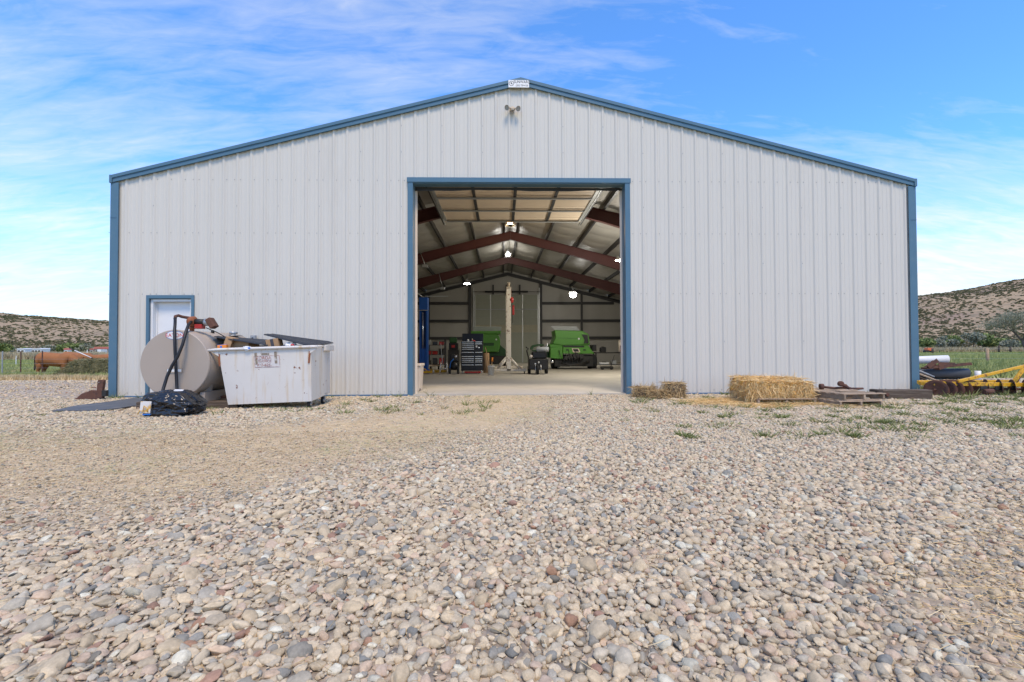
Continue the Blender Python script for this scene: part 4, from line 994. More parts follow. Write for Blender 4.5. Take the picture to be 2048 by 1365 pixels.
# ------------------------------------------------------------------ straw bales
def bale(name, label, cat, loc, rz, d, core, skin, n, seed, group=None, hang=True, ty=0.0, sq=7):
    t = thing(name, label, cat, loc, rz, group, (0, ty, rz)); r2 = random.Random(seed)
    bm = bmesh.new(); bmesh.ops.create_cube(bm, size=1.0); bmesh.ops.subdivide_edges(bm, edges=bm.edges, cuts=9, use_grid_fill=True)
    for v in bm.verts:
        c = v.co.copy(); e = sq; q = Vector((c.x, c.y, c.z)) * 2
        ln = (abs(q.x) ** e + abs(q.y) ** e + abs(q.z) ** e) ** (1 / e) or 1
        mx = max(abs(q.x), abs(q.y), abs(q.z)); q = q * (mx / ln)
        nn = mnoise.fractal(Vector((c.x * d[0], c.y * d[1], c.z * d[2])) * 7 + Vector((seed, 0, 0)), 1.0, 2.0, 3)
        v.co = Vector((q.x * d[0] / 2, q.y * d[1] / 2, q.z * d[2] / 2)) * (1 + .09 * nn) + Vector((0, 0, d[2] / 2))
        v.co.z *= 1 - .10 * sst(0, .5, c.x) + .03 * math.sin(c.x * 9 + seed)
    me = bpy.data.meshes.new('packed_straw'); bm.to_mesh(me); bm.free(); me.materials.append(core)
    o = bpy.data.objects.new('packed_straw', me); COL.objects.link(o); o.parent = t
    sp = []
    for _ in range(n):
        f = r2.choices((0, 1, 2, 3, 4), (d[0] * d[2] * 1.3, d[0] * d[2] * .3, d[1] * d[2], d[1] * d[2], d[0] * d[1]))[0]
        u, v = r2.uniform(-.5, .5), r2.uniform(0, 1)
        dn = Vector((r2.gauss(0, .45), r2.gauss(0, .45), r2.gauss(-.65 if hang else 0, .55)))
        if f == 0: p = (u * d[0], -d[1] / 2, v * d[2]); dn.y = -abs(dn.y) * .35
        elif f == 1: p = (u * d[0], d[1] / 2, v * d[2]); dn.y = abs(dn.y) * .35
        elif f == 2: p = (-d[0] / 2, u * d[1], v * d[2]); dn.x = -abs(dn.x) * .35
        elif f == 3: p = (d[0] / 2, u * d[1], v * d[2]); dn.x = abs(dn.x) * .35
        else: p = (u * d[0], (v - .5) * d[1], d[2]); dn = Vector((r2.gauss(0, 1), r2.gauss(0, 1), r2.uniform(-.05, .22)))
        sp.append((p, dn, r2.uniform(.04, .20), r2.uniform(.004, .011), (r2.uniform(-.02, .02), r2.uniform(-.02, .02), -.015)))
    if group == 'golden straw bales':
        for q_ in (-d[1] * .2, d[1] * .2): MB().tube([(-d[0] / 2 - .012, q_, .02), (-d[0] / 2 - .012, q_, d[2]), (0, q_, d[2] + .008), (d[0] / 2 + .012, q_, d[2] * .92), (d[0] / 2 + .012, q_, .02)], .004, 5).build('twine', M['orange'], t)
    blades('straw_ends', sp, skin, None, None, t); return t
pf = G(1500, 812); rb_ = G(1610, 813)
palz = .125
bale('straw_bale', 'golden rectangular straw bale in front on the low pallet', 'straw bale', (W(1553, 790, -1.78).x - .05, -1.78, palz), R(-3), (1.14, .46, .30), M['strawcore'], M['straw'], 5200, 1, 'golden straw bales', True, R(2.0))
bale('straw_bale', 'golden straw bale set back behind the front bale, its left end showing', 'straw bale', (W(1538, 788, -1.26).x - .07, -1.26, palz), R(3), (1.20, .48, .335), M['strawcore'], M['straw'], 4600, 2, 'golden straw bales', True, R(1.5))
for px_, py_, d_, k, lb in ((1291, 797, (.42, .36, .22), 5, 'rounded grey clump of old hay nearest the doorway'), (1318, 799.5, (.36, .30, .17), 6, 'low brown clump of old hay between the other two clumps'), (1352, 797, (.48, .36, .31), 7, 'upright brown clump of old hay with stalks sticking up')):
    p = G(px_, py_); p.y += .15
    bale('hay_clump', lb, 'hay', (p.x, p.y, 0), R(12 * k), d_, M['oldcore'], M['oldstraw'], 1500, k, 'old hay clumps by the wall', k == 7, 0.0, 2.6 if k != 7 else 4)
# pallets
def pallet(name, label, loc, rz, L_=1.2, Wd=1.0, group='wooden pallets', top=7, rx=0.0):
    t = thing(name, label, 'pallet', loc, rz, group, (rx, 0, rz)); r2 = random.Random(int(loc[0] * 99))
    for q in (-Wd / 2 + .02, 0, Wd / 2 - .02):
        MB().b2((q - .019, -L_ / 2, .016), (q + .019, L_ / 2, .102)).build('stringer', M['pallet'], t, .003)
    for k in range(top):
        y = -L_ / 2 + .05 + (L_ - .1) * k / (top - 1); w = r2.uniform(.08, .12)
        MB().box((r2.uniform(-.01, .01), y, .111), (Wd + r2.uniform(-.02, .03), w, .016), (0, r2.uniform(-.006, .006), r2.uniform(-.02, .02))).build('deck_board', M['pallet'], t, .002)
    for y in (-L_ / 2 + .06, 0, L_ / 2 - .06):
        MB().box((0, y, .008), (Wd, .09, .014)).build('bottom_board', M['pallet'], t, .002)
    return t
pallet('pallet', 'flat grey wooden pallet under the golden straw bales', (W(1545, 805, -1.6).x, -1.58, .0), R(-2), 1.0, 1.06)
q1, q2_ = G(1680, 817), G(1771, 815.5); mid = (q1 + q2_) / 2
pallet('pallet', 'lower wooden pallet of the stack beside the straw bales', (mid.x - .06, mid.y + .62, .0), R(6), 1.2, .84)
pallet('pallet', 'upper wooden pallet of the stack with rusty iron lying on it', (mid.x + .0, mid.y + .66, .122), R(9), 1.2, .84)
t = thing('rusty_iron', 'rusty crank-shaped iron bars lying on the pallet stack', 'scrap iron', (mid.x + .18, mid.y + .75, .243), R(-12))
MB().tube([(-.28, .06, .05), (-.1, .03, .03), (.05, .02, .04), (.2, .06, .03)], .022, 8).build('bar', M['rust'], t); MB().tube([(-.02, -.05, .11), (.06, -.05, .08), (.12, -.06, .03), (.28, -.05, .03), (.36, -.04, .035)], [.025, .035, .025, .022, .018], 8).build('crank', M['rust'], t)
MB().lathe([(.02, -.03), (.055, -.03), (.055, .03), (.02, .03)], (-.30, .06, .055), 'x', 14).build('hub', M['rust'], t); MB().lathe([(.02, -.025), (.05, -.025), (.05, .025), (.02, .025)], (-.02, -.05, .12), 'y', 14).build('hub', M['rust'], t)
t = thing('loose_board', 'short weathered board lying loose on the pallet stack', 'board', (mid.x + .1, mid.y + .5, .243), R(20)); MB().b2((-.24, -.05, .0), (.24, .05, .02)).build('plank', M['pallet'], t, .003)
p = G(1776, 800); t = thing('railway_sleeper', 'dark weathered railway sleeper lying by the blue corner trim', 'timber', (p.x + .42, p.y + .14, 0), R(-2))
MB().b2((-.48, -.11, 0), (.52, .11, .19)).build('beam', M['timber'], t, .014); MB().lathe([(.03, -.02), (.04, 0), (.03, .02)], (-.40, -.12, .10), 'y', 10).build('bolt', M['rust'], t)
t = thing('dark_block', 'short dark timber block at the end of the railway sleeper', 'timber', (p.x - .13, p.y + .12, 0), R(8)); MB().b2((-.075, -.10, 0), (.055, .10, .20)).build('block', M['darkpost'], t, .012)

# ------------------------------------------------------------------ disc harrow
hy = -.62
def hx(px, Y=hy): return W(px, 780, Y).x
def hz_(py, px=1950, Y=hy): return W(px, py, Y).z
har = thing('disc_harrow', 'old yellow disc harrow with rusty discs standing in weeds beyond the corner', 'disc harrow', (hx(1870), hy, 0)); ox = hx(1870)
fz0 = hz_(769)
mb = MB(); mb.box(((hx(1866) + hx(2080)) / 2 - ox, 0, fz0), (hx(2080) - hx(1866), .07, .085), (0, R(1.2), 0)); mb.build('front_beam', M['yellow'], har, .006)
mb = MB(); mb.box(((hx(1872) + hx(2080)) / 2 - ox, .42, fz0 + .02), (hx(2080) - hx(1872), .07, .08)); mb.build('rear_beam', M['yellow'], har, .006)
for px_ in (1872, 1950, 2030): MB().b2((hx(px_) - ox - .03, .036, fz0 - .04), (hx(px_) - ox + .03, .384, fz0 + .035)).build('cross_beam', M['yellow'], har, .004)
a_, b2_ = W(1912, 763, hy - .02), W(2062, 728, hy + .0)
mb = MB(); mb.box(((a_.x + b2_.x) / 2 - ox, -.06, (a_.z + b2_.z) / 2), ((b2_ - a_).length, .05, .06), (0, -math.atan2(b2_.z - a_.z, b2_.x - a_.x), 0)); mb.build('drawbar', M['yellow'], har, .005)
for (pa, pb), mt in ((((2026, 766), (2060, 722)), 'yellow'), (((2038, 766), (2070, 715)), 'rust')):
    a_, b2_ = W(*pa, hy + .2), W(*pb, hy + .2); mb = MB(); mb.box(((a_.x + b2_.x) / 2 - ox, .2 if mt == 'yellow' else .28, (a_.z + b2_.z) / 2), ((b2_ - a_).length, .05, .07), (0, -math.atan2(b2_.z - a_.z, b2_.x - a_.x), 0)); mb.build('mast_strut', M[mt], har, .005)
for k, (px_, yy) in enumerate(((1866, -.02), (1887, .03), (1906, .08), (1927, .13), (1948, .18), (1982, .16), (2003, .1), (2024, .05), (2046, .0), (2066, -.05))):
    mb = MB(); x = hx(px_) - ox; rr = .215; n = 28; an = R(-58 if k < 5 else -122)
    ax = Vector((math.cos(an + math.pi / 2), math.sin(an + math.pi / 2), 0)); c0 = Vector((x, yy - .05, .13)); sd_ = Vector((-ax.y, ax.x, 0)); vs = [c0 + ax * .05]
    for rk, off in ((.07, .045), (.14, .028), (rr, 0)):
        vs += [c0 + ax * off + sd_ * rk * math.cos(6.2832 * i / n) + Vector((0, 0, rk * math.sin(6.2832 * i / n))) for i in range(n)]
    fs = [(0, 1 + i, 1 + (i + 1) % n) for i in range(n)] + [(1 + r_ * n + i, 1 + (r_ + 1) * n + i, 1 + (r_ + 1) * n + (i + 1) % n, 1 + r_ * n + (i + 1) % n) for r_ in range(2) for i in range(n)]
    off = len(vs); vs2 = [v - ax * .006 for v in vs]; mb.add(vs + vs2, fs + [tuple(reversed([q + off for q in f])) for f in fs] + [(1 + 2 * n + i, 1 + 2 * n + (i + 1) % n, off + 1 + 2 * n + (i + 1) % n, off + 1 + 2 * n + i) for i in range(n)], True)
    mb.build('disc', M['rust'], har)
for x0, x1, y0_, y1_ in ((1862, 1956, -.05, .16), (1976, 2070, .14, -.08)): MB().tube([(hx(x0) - ox, y0_, .13), (hx(x1) - ox, y1_, .13)], .025, 8).build('gang_axle', M['rust'], har)
for px_ in (1875, 1963, 1992, 2022): MB().b2((hx(px_) - ox - (.075 if px_ in (1963, 1992) else .035), -.06, .12), (hx(px_) - ox + (.075 if px_ in (1963, 1992) else .035), -.045, fz0 - .035)).build('hanger_plate', M['grease'], har, .004)
MB().cyl((hx(1955) - ox, -.12, .09), (hx(1975) - ox, -.1, .10), .055, None, 12).build('bearing', M['rust'], har)

# ------------------------------------------------------------------ scrap pile beyond the corner
py0 = 4.1
def sp3(px, py, Y=py0): return W(px, py, Y)
def pipe(name, label, pa, pb, Ya, Yb, r_, mat, hollow=True):
    a, b_ = W(*pa, Ya), W(*pb, Yb); t = thing(name, label, 'pipe', (0, 0, 0)); d = (b_ - a).normalized(); q = d.to_track_quat('Z', 'Y'); n = 28; vs = []
    for p, rr in ((a, r_), (b_, r_), (b_, r_ * .86), (a, r_ * .86)): vs += [p + q @ Vector((rr * math.cos(6.2832 * i / n), rr * math.sin(6.2832 * i / n), 0)) for i in range(n)]
    m_ = MB(); m_.add(vs, [(k * n + i, k * n + (i + 1) % n, ((k + 1) % 4) * n + (i + 1) % n, ((k + 1) % 4) * n + i) for k in range(4) for i in range(n)], True); return m_.build('pipe_wall', mat, t), t
pipe('white_pipe', 'large white pipe lying on top of the scrap heap', (1780, 722.5), (1896, 718.5), py0 + .7, py0 + .1, .125, M['pvc'])
o, t = pipe('dark_pipe', 'dark grey corrugated pipe forming the middle of the scrap heap', (1780, 747), (1935, 746.5), py0 + .4, py0 - .1, .15, M['culvert'])
pipe('dark_pipe', 'dark grey pipe at the bottom of the scrap heap', (1780, 762), (1926, 759.5), py0 + .5, py0 + .1, .13, M['culvert'])
for pa, pb, w, lb in (((1846, 737), (1940, 729), .10, 'rusty steel bar sticking out to the right of the scrap heap'), ((1850, 736), (1875, 723), .22, 'bent rusty sheet iron below the white pipe'), ((1868, 731), (1908, 732), .2, 'rusty channel iron beside the white pipe end'), ((1870, 738), (1895, 733.5), .12, 'short rusty angle iron on the dark pipe')):
    a, b_ = W(*pa, py0 - .05), W(*pb, py0 - .2); t = thing('scrap_iron', lb, 'scrap metal', (a + b_) / 2, 0, 'rusty scrap on the heap', (0, -math.atan2(b_.z - a.z, b_.x - a.x), R(-4)))
    MB().box((0, 0, 0), ((b_ - a).length, .22, .05)).box((0, -.10, .04), ((b_ - a).length * .98, .012, w * .6)).build('plate', M['rust'], t, .004)
t = thing('white_sheet', 'curved scrap of white sheet on the scrap heap', 'scrap metal', W(1912, 731, py0 + .3)); MB().prism([(-.18, 0), (-.1, .04), (.05, .055), (.2, .02), (.2, .01), (.05, .045), (-.1, .03), (-.18, -.01)], -.2, .2).build('sheet', M['pvc'], t)
for k, (pa, pb) in enumerate((((1838, 748), (1900, 790)), ((1838, 755), (1880, 790)), ((1838, 742), (1868, 772)))):
    a, b_ = W(*pa, 2.2 + .15 * k), G(*pb); b_ = W(pb[0], pb[1] - 18, 2.2 + .15 * k); t = thing('old_pole', ('pale weathered pole slanting down behind the corner', 'dark weathered pole slanting down behind the corner', 'short grey pole leaning high behind the corner')[k], 'pole', a); MB().cyl((0, 0, 0), b_ - a, .028, .022, 8).build('shaft', (M['pallet'], M['darkpost'], M['grey'])[k], t)
p = G(1956, 763); t = thing('concrete_pipe', 'short pale pipe section standing beside the gravel track', 'pipe', (p.x, p.y, 0)); MB().lathe([(.07, 0), (.075, .32), (.06, .32), (.055, .02)], (0, 0, 0), 'z', 18).build('pipe_wall', M['pvc'], t)

# ------------------------------------------------------------------ inside the shop
def floor_at(px, py): return G(px, py, .03)
FZ = .03
# two-post lift: the near post shows in the doorway
p = floor_at(848, 748); lx, ly = p.x, p.y
lift = thing('vehicle_lift', 'blue two-post vehicle lift with yellow swing arms inside the left of the doorway', 'vehicle lift', (lx, ly, FZ))
H_ = 3.15
for x0, s in ((0, -1), (-3.3, 1)):
    col_ = MB(); col_.b2((x0 - .17, -.14, .03), (x0 - .155, .14, H_)); col_.b2((x0 + .155, -.14, .03), (x0 + .17, .14, H_)); col_.b2((x0 - .155, .12, .03), (x0 + .155, .14, H_)); col_.b2((x0 - .155, -.14, .03), (x0 - .10, -.125, H_)); col_.b2((x0 + .10, -.14, .03), (x0 + .155, -.125, H_))
    pc = col_.build('post', M['lift'], lift)
    MB().b2((x0 - .18, -.15, H_ - .5), (x0 + .18, .15, H_ + .02)).build('head_box', M['lift'], pc, .006); MB().b2((x0 - .19, -.152, H_ - .53), (x0 + .19, -.13, H_ - .505)).build('head_rim', M['chrome'], pc)
    MB().b2((x0 - .095, -.12, .05), (x0 + .095, .1, 1.05)).build('carriage', M['lift'], lift, .006); MB().b2((x0 - .26, -.24, 0), (x0 + .26, .24, .03)).build('base_plate', M['lift'], lift)
    MB().cyl((x0 - .03, -.1, 1.05), (x0 - .03, -.1, 2.55), .02, None, 8).build('cylinder_rod', M['chrome'], lift); MB().cyl((x0 + .05, -.1, 1.05), (x0 + .05, -.1, 2.6), .008, None, 6).build('cable', M['black'], lift)
    MB().b2((x0 - .24, -.22, .031), (x0 + .24, .16, .19)).build('arm_bracket', M['lift'], lift, .008)
    for yy, ex in ((-.42, .42), (.18, .98)):
        mb = MB(); sx2 = -s
        mb.prism([(x0 - sx2 * .35, .04), (x0 + sx2 * ex * .85, .04), (x0 + sx2 * ex, .07), (x0 + sx2 * ex, .11), (x0 + sx2 * ex * .85, .15), (x0 + sx2 * ex * .45, .15), (x0 + sx2 * .1, .24), (x0 - sx2 * .35, .26), (x0 - sx2 * .35, .22), (x0 + sx2 * .1, .2), (x0 + sx2 * .2, .14), (x0 - sx2 * .35, .14)], yy - .05, yy + .05)
        ar = mb.build('swing_arm', M['yellow'], lift, .004); MB().cyl((x0 + sx2 * (ex + .03), yy, .02), (x0 + sx2 * (ex + .03), yy, .2), .035, None, 12).build('lift_pad', M['galv'], ar)
mb = MB(); mb.cyl((.0, 0, H_ + .03), (-1.2, 0, H_ + .75), .015, None, 6); mb.build('hydraulic_line', M['galv'], lift)
MB().b2((.05, -.05, H_ + .06), (1.0, -.02, H_ + .09)).build('cable_bar', M['galv'], lift)
# trash bin beside the jamb
p = floor_at(826, 783); t = thing('trash_bin', 'tall cream plastic bin just inside the left door jamb', 'bin', (p.x - .02, p.y + .22, FZ))
MB().box((0, 0, .24), (.34, .40, .48), None, 1.18).build('bin_body', M['cream'], t, .012); MB().b2((-.22, -.26, .481), (.22, .26, .53)).build('rim', M['cream'], t, .01); MB().cyl((.16, -.19, .0), (.16, -.15, .0), .03, None, 10).build('wheel', M['tyre'], t, 0, (0, 0, .03))
bin_h = t; t.scale = (1, 1, 1.25)
# tool chest
p0, p1 = floor_at(922, 748), floor_at(966, 748); tcx = (p0.x + p1.x) / 2; tw = (p1.x - p0.x)
tc_ = thing('tool_chest', 'tall black rolling tool chest with many chrome-handled drawers and raised lid', 'tool chest', (tcx, p0.y + .25, FZ)); hw_ = tw / 2
MB().b2((-hw_, -.25, .12), (hw_, .25, .92)).build('lower_cabinet', M['black'], tc_, .006); MB().b2((-hw_ + .01, -.22, .921), (hw_ - .01, .24, 1.34)).build('upper_chest', M['black'], tc_, .006)
MB().box((0, .26, 1.50), (tw - .02, .05, .36), (R(-8), 0, 0)).build('lid', M['black'], tc_, .006)
def drawers(zs, x0, x1, yf):
    for za, zb in zs:
        d_ = MB().b2((x0 + .006, yf - .014, za + .005), (x1 - .006, yf - .001, zb - .005)).build('drawer', M['black'], tc_, .002); MB().b2((x0 + .012, yf - .03, zb - .026), (x1 - .012, yf - .0145, zb - .006)).build('handle', M['chrome'], d_)
xm = hw_ * .2
drawers([(.18, .38), (.38, .50), (.50, .575), (.575, .65), (.65, .73), (.73, .90)], -hw_ + .02, xm, -.25); drawers([(.18, .38), (.38, .50), (.50, .575), (.575, .65), (.65, .73), (.73, .90)], xm + .03, hw_ - .02, -.25)
drawers([(.96, 1.03), (1.03, 1.10), (1.10, 1.17), (1.17, 1.25), (1.25, 1.33)], -hw_ + .03, xm, -.22); drawers([(1.18, 1.25), (1.25, 1.33)], xm + .03, hw_ - .03, -.22)
for x in (-hw_ + .06, hw_ - .06): MB().cyl((x - .02, -.18, .06), (x + .02, -.18, .06), .055, None, 14).build('caster', M['chrome'], tc_)
MB().lathe([(.02, -.004), (.035, -.004), (.035, 0), (.02, 0)], (xm + .19, -.222, 1.08), 'y', 16).build('round_decal', M['chrome'], tc_); MB().b2((xm + .06, -.226, 1.09), (xm + .13, -.221, 1.17)).build('white_decal', M['white'], tc_)
for x, w, h, mt, lb in ((-.18, .09, .09, 'white', 'small white jar standing in the open tool chest'), (.06, .14, .05, 'redp', 'red tool lying in the open tool chest'), (.0, .04, .12, 'tan', 'tan bottle standing in the open tool chest')):
    t = thing('jar' if mt == 'white' else 'hand_tool' if mt == 'redp' else 'bottle', lb, 'jar' if mt == 'white' else 'tool' if mt == 'redp' else 'bottle', (tcx + x, p0.y + .2, FZ + 1.342)); MB().lathe([(w / 2, 0), (w / 2, h * .7), (w * .3, h * .85), (w * .3, h)], (0, 0, 0), 'z', 12).build('container', M[mt], t)
t = thing('creeper_board', 'low red mechanic creeper on the floor under the tool chest', 'creeper', (tcx + .02, p0.y + .02, FZ)); MB().b2((-.33, -.1, .03), (.33, .3, .09)).build('board', M['redbox'], t, .008)
for x in (-.25, .25): MB().cyl((x, 0, .016), (x + .02, 0, .016), .015, None, 8).build('caster', M['tyre'], t)
# bucket with handles
p = floor_at(982, 751); t = thing('bucket', 'white plastic bucket holding long handles beside the tool chest', 'bucket', (p.x, p.y + .12, FZ)); MB().lathe([(.11, 0), (.14, .34), (.15, .34), (.15, .36), (.13, .36), (.125, .33), (.1, .02)], (0, 0, 0), 'z', 20).build('pail', M['white'], t)
for dx, ln, lb in ((-.22, 1.05, 'long wooden handle leaning out of the white bucket'), (.05, .62, 'short orange-handled tool standing in the white bucket')):
    t = thing('digging_tool', lb, 'tool', (p.x, p.y + .12, FZ + .03)); MB().cyl((0, 0, 0), (dx, .1, ln), .016, .014, 8).build('shaft', M['wood'], t)
    if dx > 0: MB().cyl((dx * .8, .08, ln * .8), (dx * 1.05, .105, ln * 1.05), .04, .03, 10).build('grip', M['orange'], t)
p = floor_at(972, 747); t = thing('cardboard_roll', 'tall brown cardboard tube standing behind the bucket', 'cardboard', (p.x, p.y + .4, FZ)); MB().lathe([(.13, 0), (.13, .85), (.11, .85), (.11, .1)], (0, 0, 0), 'z', 16).build('tube', M['card'], t)
# gantry crane
p = floor_at(1018, 748); gc = thing('gantry_crane', 'chipped cream steel gantry hoist frame with splayed feet standing in the shop', 'gantry crane', (p.x, p.y, FZ)); gx0 = p.x
top = W(1017, 576, p.y).z - FZ
bw0, bw1 = W(981, 742, p.y).x - gx0, W(1053, 742, p.y).x - gx0
for yy in (0.0, 3.2):
    MB().b2((-.095, yy - .06, .12), (.085, yy + .06, top)).build('post', M['gantry'], gc, .008)
    MB().b2((bw0, yy - .06, .11), (bw1, yy + .06, .20)).build('foot_beam', M['gantry'], gc, .008)
    for s in (-1, 1):
        mb = MB(); e = (bw0 if s < 0 else bw1) * .62; mb.cyl((e, yy, .2), (s * .08, yy, .62), .05, None, 8); mb.build('brace', M['gantry'], gc)
        x = (bw0 if s < 0 else bw1) * .88; MB().cyl((x - .02, yy, .06), (x + .02, yy, .06), .058, None, 14).build('caster', M['tyre'], gc)
mb = MB(); mb.b2((-.10, -.3, top - .02), (.10, 3.5, top)); mb.b2((-.01, -.3, top), (.01, 3.5, top + .16)); mb.b2((-.06, -.3, top + .16), (.06, 3.5, top + .18)); mb.build('beam', M['gantry'], gc)
t = thing('chain_hoist', 'red chain hoist hanging on the gantry crane', 'hoist', (gx0 + .11, p.y + .05, FZ + top - .5)); MB().lathe([(.05, -.09), (.12, -.06), (.12, .06), (.05, .09)], (0, 0, 0), 'x', 16).build('housing', M['redbox'], t); MB().cyl((0, 0, .1), (0, .05, .46), .012, None, 6).build('hook_rod', M['rust'], t); MB().b2((.04, -.04, -.62), (.12, .04, -.22)).build('chain_bag', M['redbox'], t, .01); MB().cyl((.02, 0, -.1), (.05, 0, -.95), .012, None, 6).build('chain', M['dark_steel'], t)
# green machines
def tyre(r_, w, c, axis, par, hubm='grease'):
    o = MB().lathe([(r_ * .55, -w / 2), (r_ * .92, -w / 2), (r_, -w * .35), (r_, w * .35), (r_ * .92, w / 2), (r_ * .55, w / 2)], c, axis, 26).build('wheel', M['tyre'], par)
    MB().lathe([(.03, -w * .3), (r_ * .56, -w * .25), (r_ * .56, w * .25), (.03, w * .3)], c, axis, 18).build('rim', M[hubm], o)
GY = floor_at(1130, 739).y
def m2(px, py, Y=None): q = W(px, py, GY if Y is None else Y); return (q.x, q.z)
gm2 = thing('green_baler', 'bright green farm machine with flared hood parked at the right of the shop', 'farm machine', (m2(1140, 739)[0], GY, FZ)); gxo, = (m2(1140, 739)[0],)
def poly(pp, Y=None): return [(m2(a, b_, Y)[0] - gxo, m2(a, b_, Y)[1] - FZ) for a, b_ in pp]
MB().prism(poly([(1126, 692), (1176, 691), (1188.5, 708), (1126, 708)]), -.02, 1.9).build('front_panel', M['green'], gm2, .02)
MB().prism(poly([(1109.5, 660.5), (1164.5, 662), (1178, 668), (1181, 690), (1126, 691.5), (1106, 688), (1112, 674)]), .12, 1.7).build('hood', M['green'], gm2, .03)
MB().prism(poly([(1103, 651), (1156, 652), (1163, 661), (1110, 660)]), .5, .56).build('top_shield', M['grey'], gm2, .01)
MB().prism(poly([(1101, 697), (1125.5, 692), (1125.5, 719), (1101, 717)]), .04, 1.6).build('wing_panel', M['green'], gm2, .02)
MB().prism(poly([(1100, 688.5), (1125, 690), (1125, 697), (1101, 696)]), .16, 1.5).build('side_cowl', M['green'], gm2, .02)
MB().prism(poly([(1164, 669), (1176, 670), (1178, 687), (1168, 687.5), (1170, 680)]), .08, .119).build('discharge_opening', M['black'], gm2)
MB().prism(poly([(1126.5, 691.8), (1168, 692), (1168, 695), (1126.5, 694.5)]), -.05, -.0205).build('vent_slot', M['black'], gm2)
fp = MB().prism(poly([(1143.5, 697), (1157, 697.5), (1160, 705), (1146, 705)]), -.05, -.0205).build('plate_frame', M['cream'], gm2); MB().prism(poly([(1145.3, 698.3), (1155.8, 698.6), (1158, 703.8), (1147.4, 703.8)]), -.06, -.0505).build('plate', M['black'], fp)
for pp in ([(1127, 691.3), (1181, 690.3), (1181, 690.9), (1127, 691.9)], [(1116, 676), (1163, 677), (1163, 677.6), (1116, 676.6)]): MB().prism(poly(pp), .108, .119).build('panel_seam', M['greendark'], gm2)
for a in (1118, 1137, 1150): q = m2(a, 705); MB().tube([(q[0] - gxo, .0, .95), (q[0] - gxo + .03, -.09, .75), (q[0] - gxo + .12, -.10, .5), (q[0] - gxo + .2, .1, .35)], .016, 6).build('hose', M['hose'], gm2)
for k in range(7): q = m2(1128 + 5.5 * k, 716); MB().b2((q[0] - gxo - .03, -.03, .45), (q[0] - gxo + .03, .19, rnd.uniform(.55, .75))).build('tine_mount', M['grease'], gm2, .008)
for a in (1132, 1166): MB().prism(poly([(a, 699), (a + 5, 699), (a + 6, 701.5), (a, 701.5)]), -.04, -.0205).build('lamp_slot', M['black'], gm2)
q = m2(1158.5, 678); MB().lathe([(.01, 0), (.05, 0), (.05, .015), (.01, .015)], (q[0] - gxo, .10, q[1] - FZ), 'y', 14).build('round_badge', M['white'], gm2)
MB().b2((poly([(1110, 725)])[0][0], .2, .12), (poly([(1188, 725)])[0][0], 1.9, .72)).build('chassis', M['grease'], gm2, .02)
for a, b_, r_ in ((1140, 714, .12), (1152, 712, .16), (1163, 713, .13), (1132, 716, .10)): q = m2(a, b_); MB().cyl((q[0] - gxo, -.06, q[1] - FZ), (q[0] - gxo, .2, q[1] - FZ), r_, None, 14).build('gearbox', M['grease'], gm2, .01)
MB().tube([(poly([(1122, 727)])[0][0], -.1, .32), (poly([(1140, 733)])[0][0], -.18, .2), (poly([(1160, 729)])[0][0], -.12, .28), (poly([(1180, 724)])[0][0], .1, .4)], .045, 8).build('drawbar', M['grease'], gm2)
tyre(.36, .42, (poly([(1190, 725)])[0][0], .8, .36), 'x', gm2); tyre(.36, .3, (poly([(1112, 725)])[0][0], .8, .36), 'x', gm2)
MB().prism(poly([(1062, 699), (1066, 691), (1078, 688), (1090, 689), (1090, 692), (1078, 692), (1069, 695), (1066, 700)]), .5, 1.2).build('fender', M['greendark'], gm2, .01)
MB().prism(poly([(1066, 701), (1100, 698), (1100, 716), (1070, 714)]), .55, 1.3).build('reel_housing', M['greendark'], gm2, .02)
MB().b2((poly([(1187, 700)])[0][0], .3, .9), (poly([(1195.5, 700)])[0][0], .9, 1.22)).build('tool_box', M['black'], gm2, .01)
GY = floor_at(985, 735).y + 1.0
gm3 = thing('green_spreader', 'bright green rounded farm machine half hidden behind the tool chest', 'farm machine', (m2(980, 730)[0], GY, FZ)); gxo = m2(980, 730)[0]
MB().prism(poly([(966, 668), (994, 668), (999, 673), (1000.5, 684), (1000, 695), (997, 704.5), (945, 705), (944, 668)]), .0, 1.8).build('body', M['green'], gm3, .04)
MB().prism(poly([(941.5, 662.5), (1002, 662), (1001, 668), (942, 668)]), -.03, 1.85).build('top_rail', M['green'], gm3, .02)
MB().prism(poly([(946, 652.5), (1003, 653), (1002, 661.5), (946, 661.5)]), .6, .66).build('top_shield', M['grey'], gm3, .01)
MB().prism(poly([(966, 686), (988, 686), (988, 692), (966, 692)]), -.03, -.0005).build('vent_slot', M['greendark'], gm3); q = m2(992.5, 679.5); MB().lathe([(.01, -.015), (.05, -.015), (.05, 0), (.01, 0)], (q[0] - gxo, -.0, q[1] - FZ), 'y', 14).build('round_badge', M['white'], gm3)
MB().prism(poly([(1000, 690), (1012, 700), (1010, 718), (998, 722), (960, 722), (960, 705), (997, 705)]), .3, 1.5).build('rear_hood', M['greendark'], gm3, .03)
MB().b2((-.9, .2, .12), (.9, 1.7, .62)).build('chassis', M['grease'], gm3, .02); tyre(.38, .4, (.75, .9, .38), 'x', gm3); tyre(.38, .4, (-.75, .9, .38), 'x', gm3)
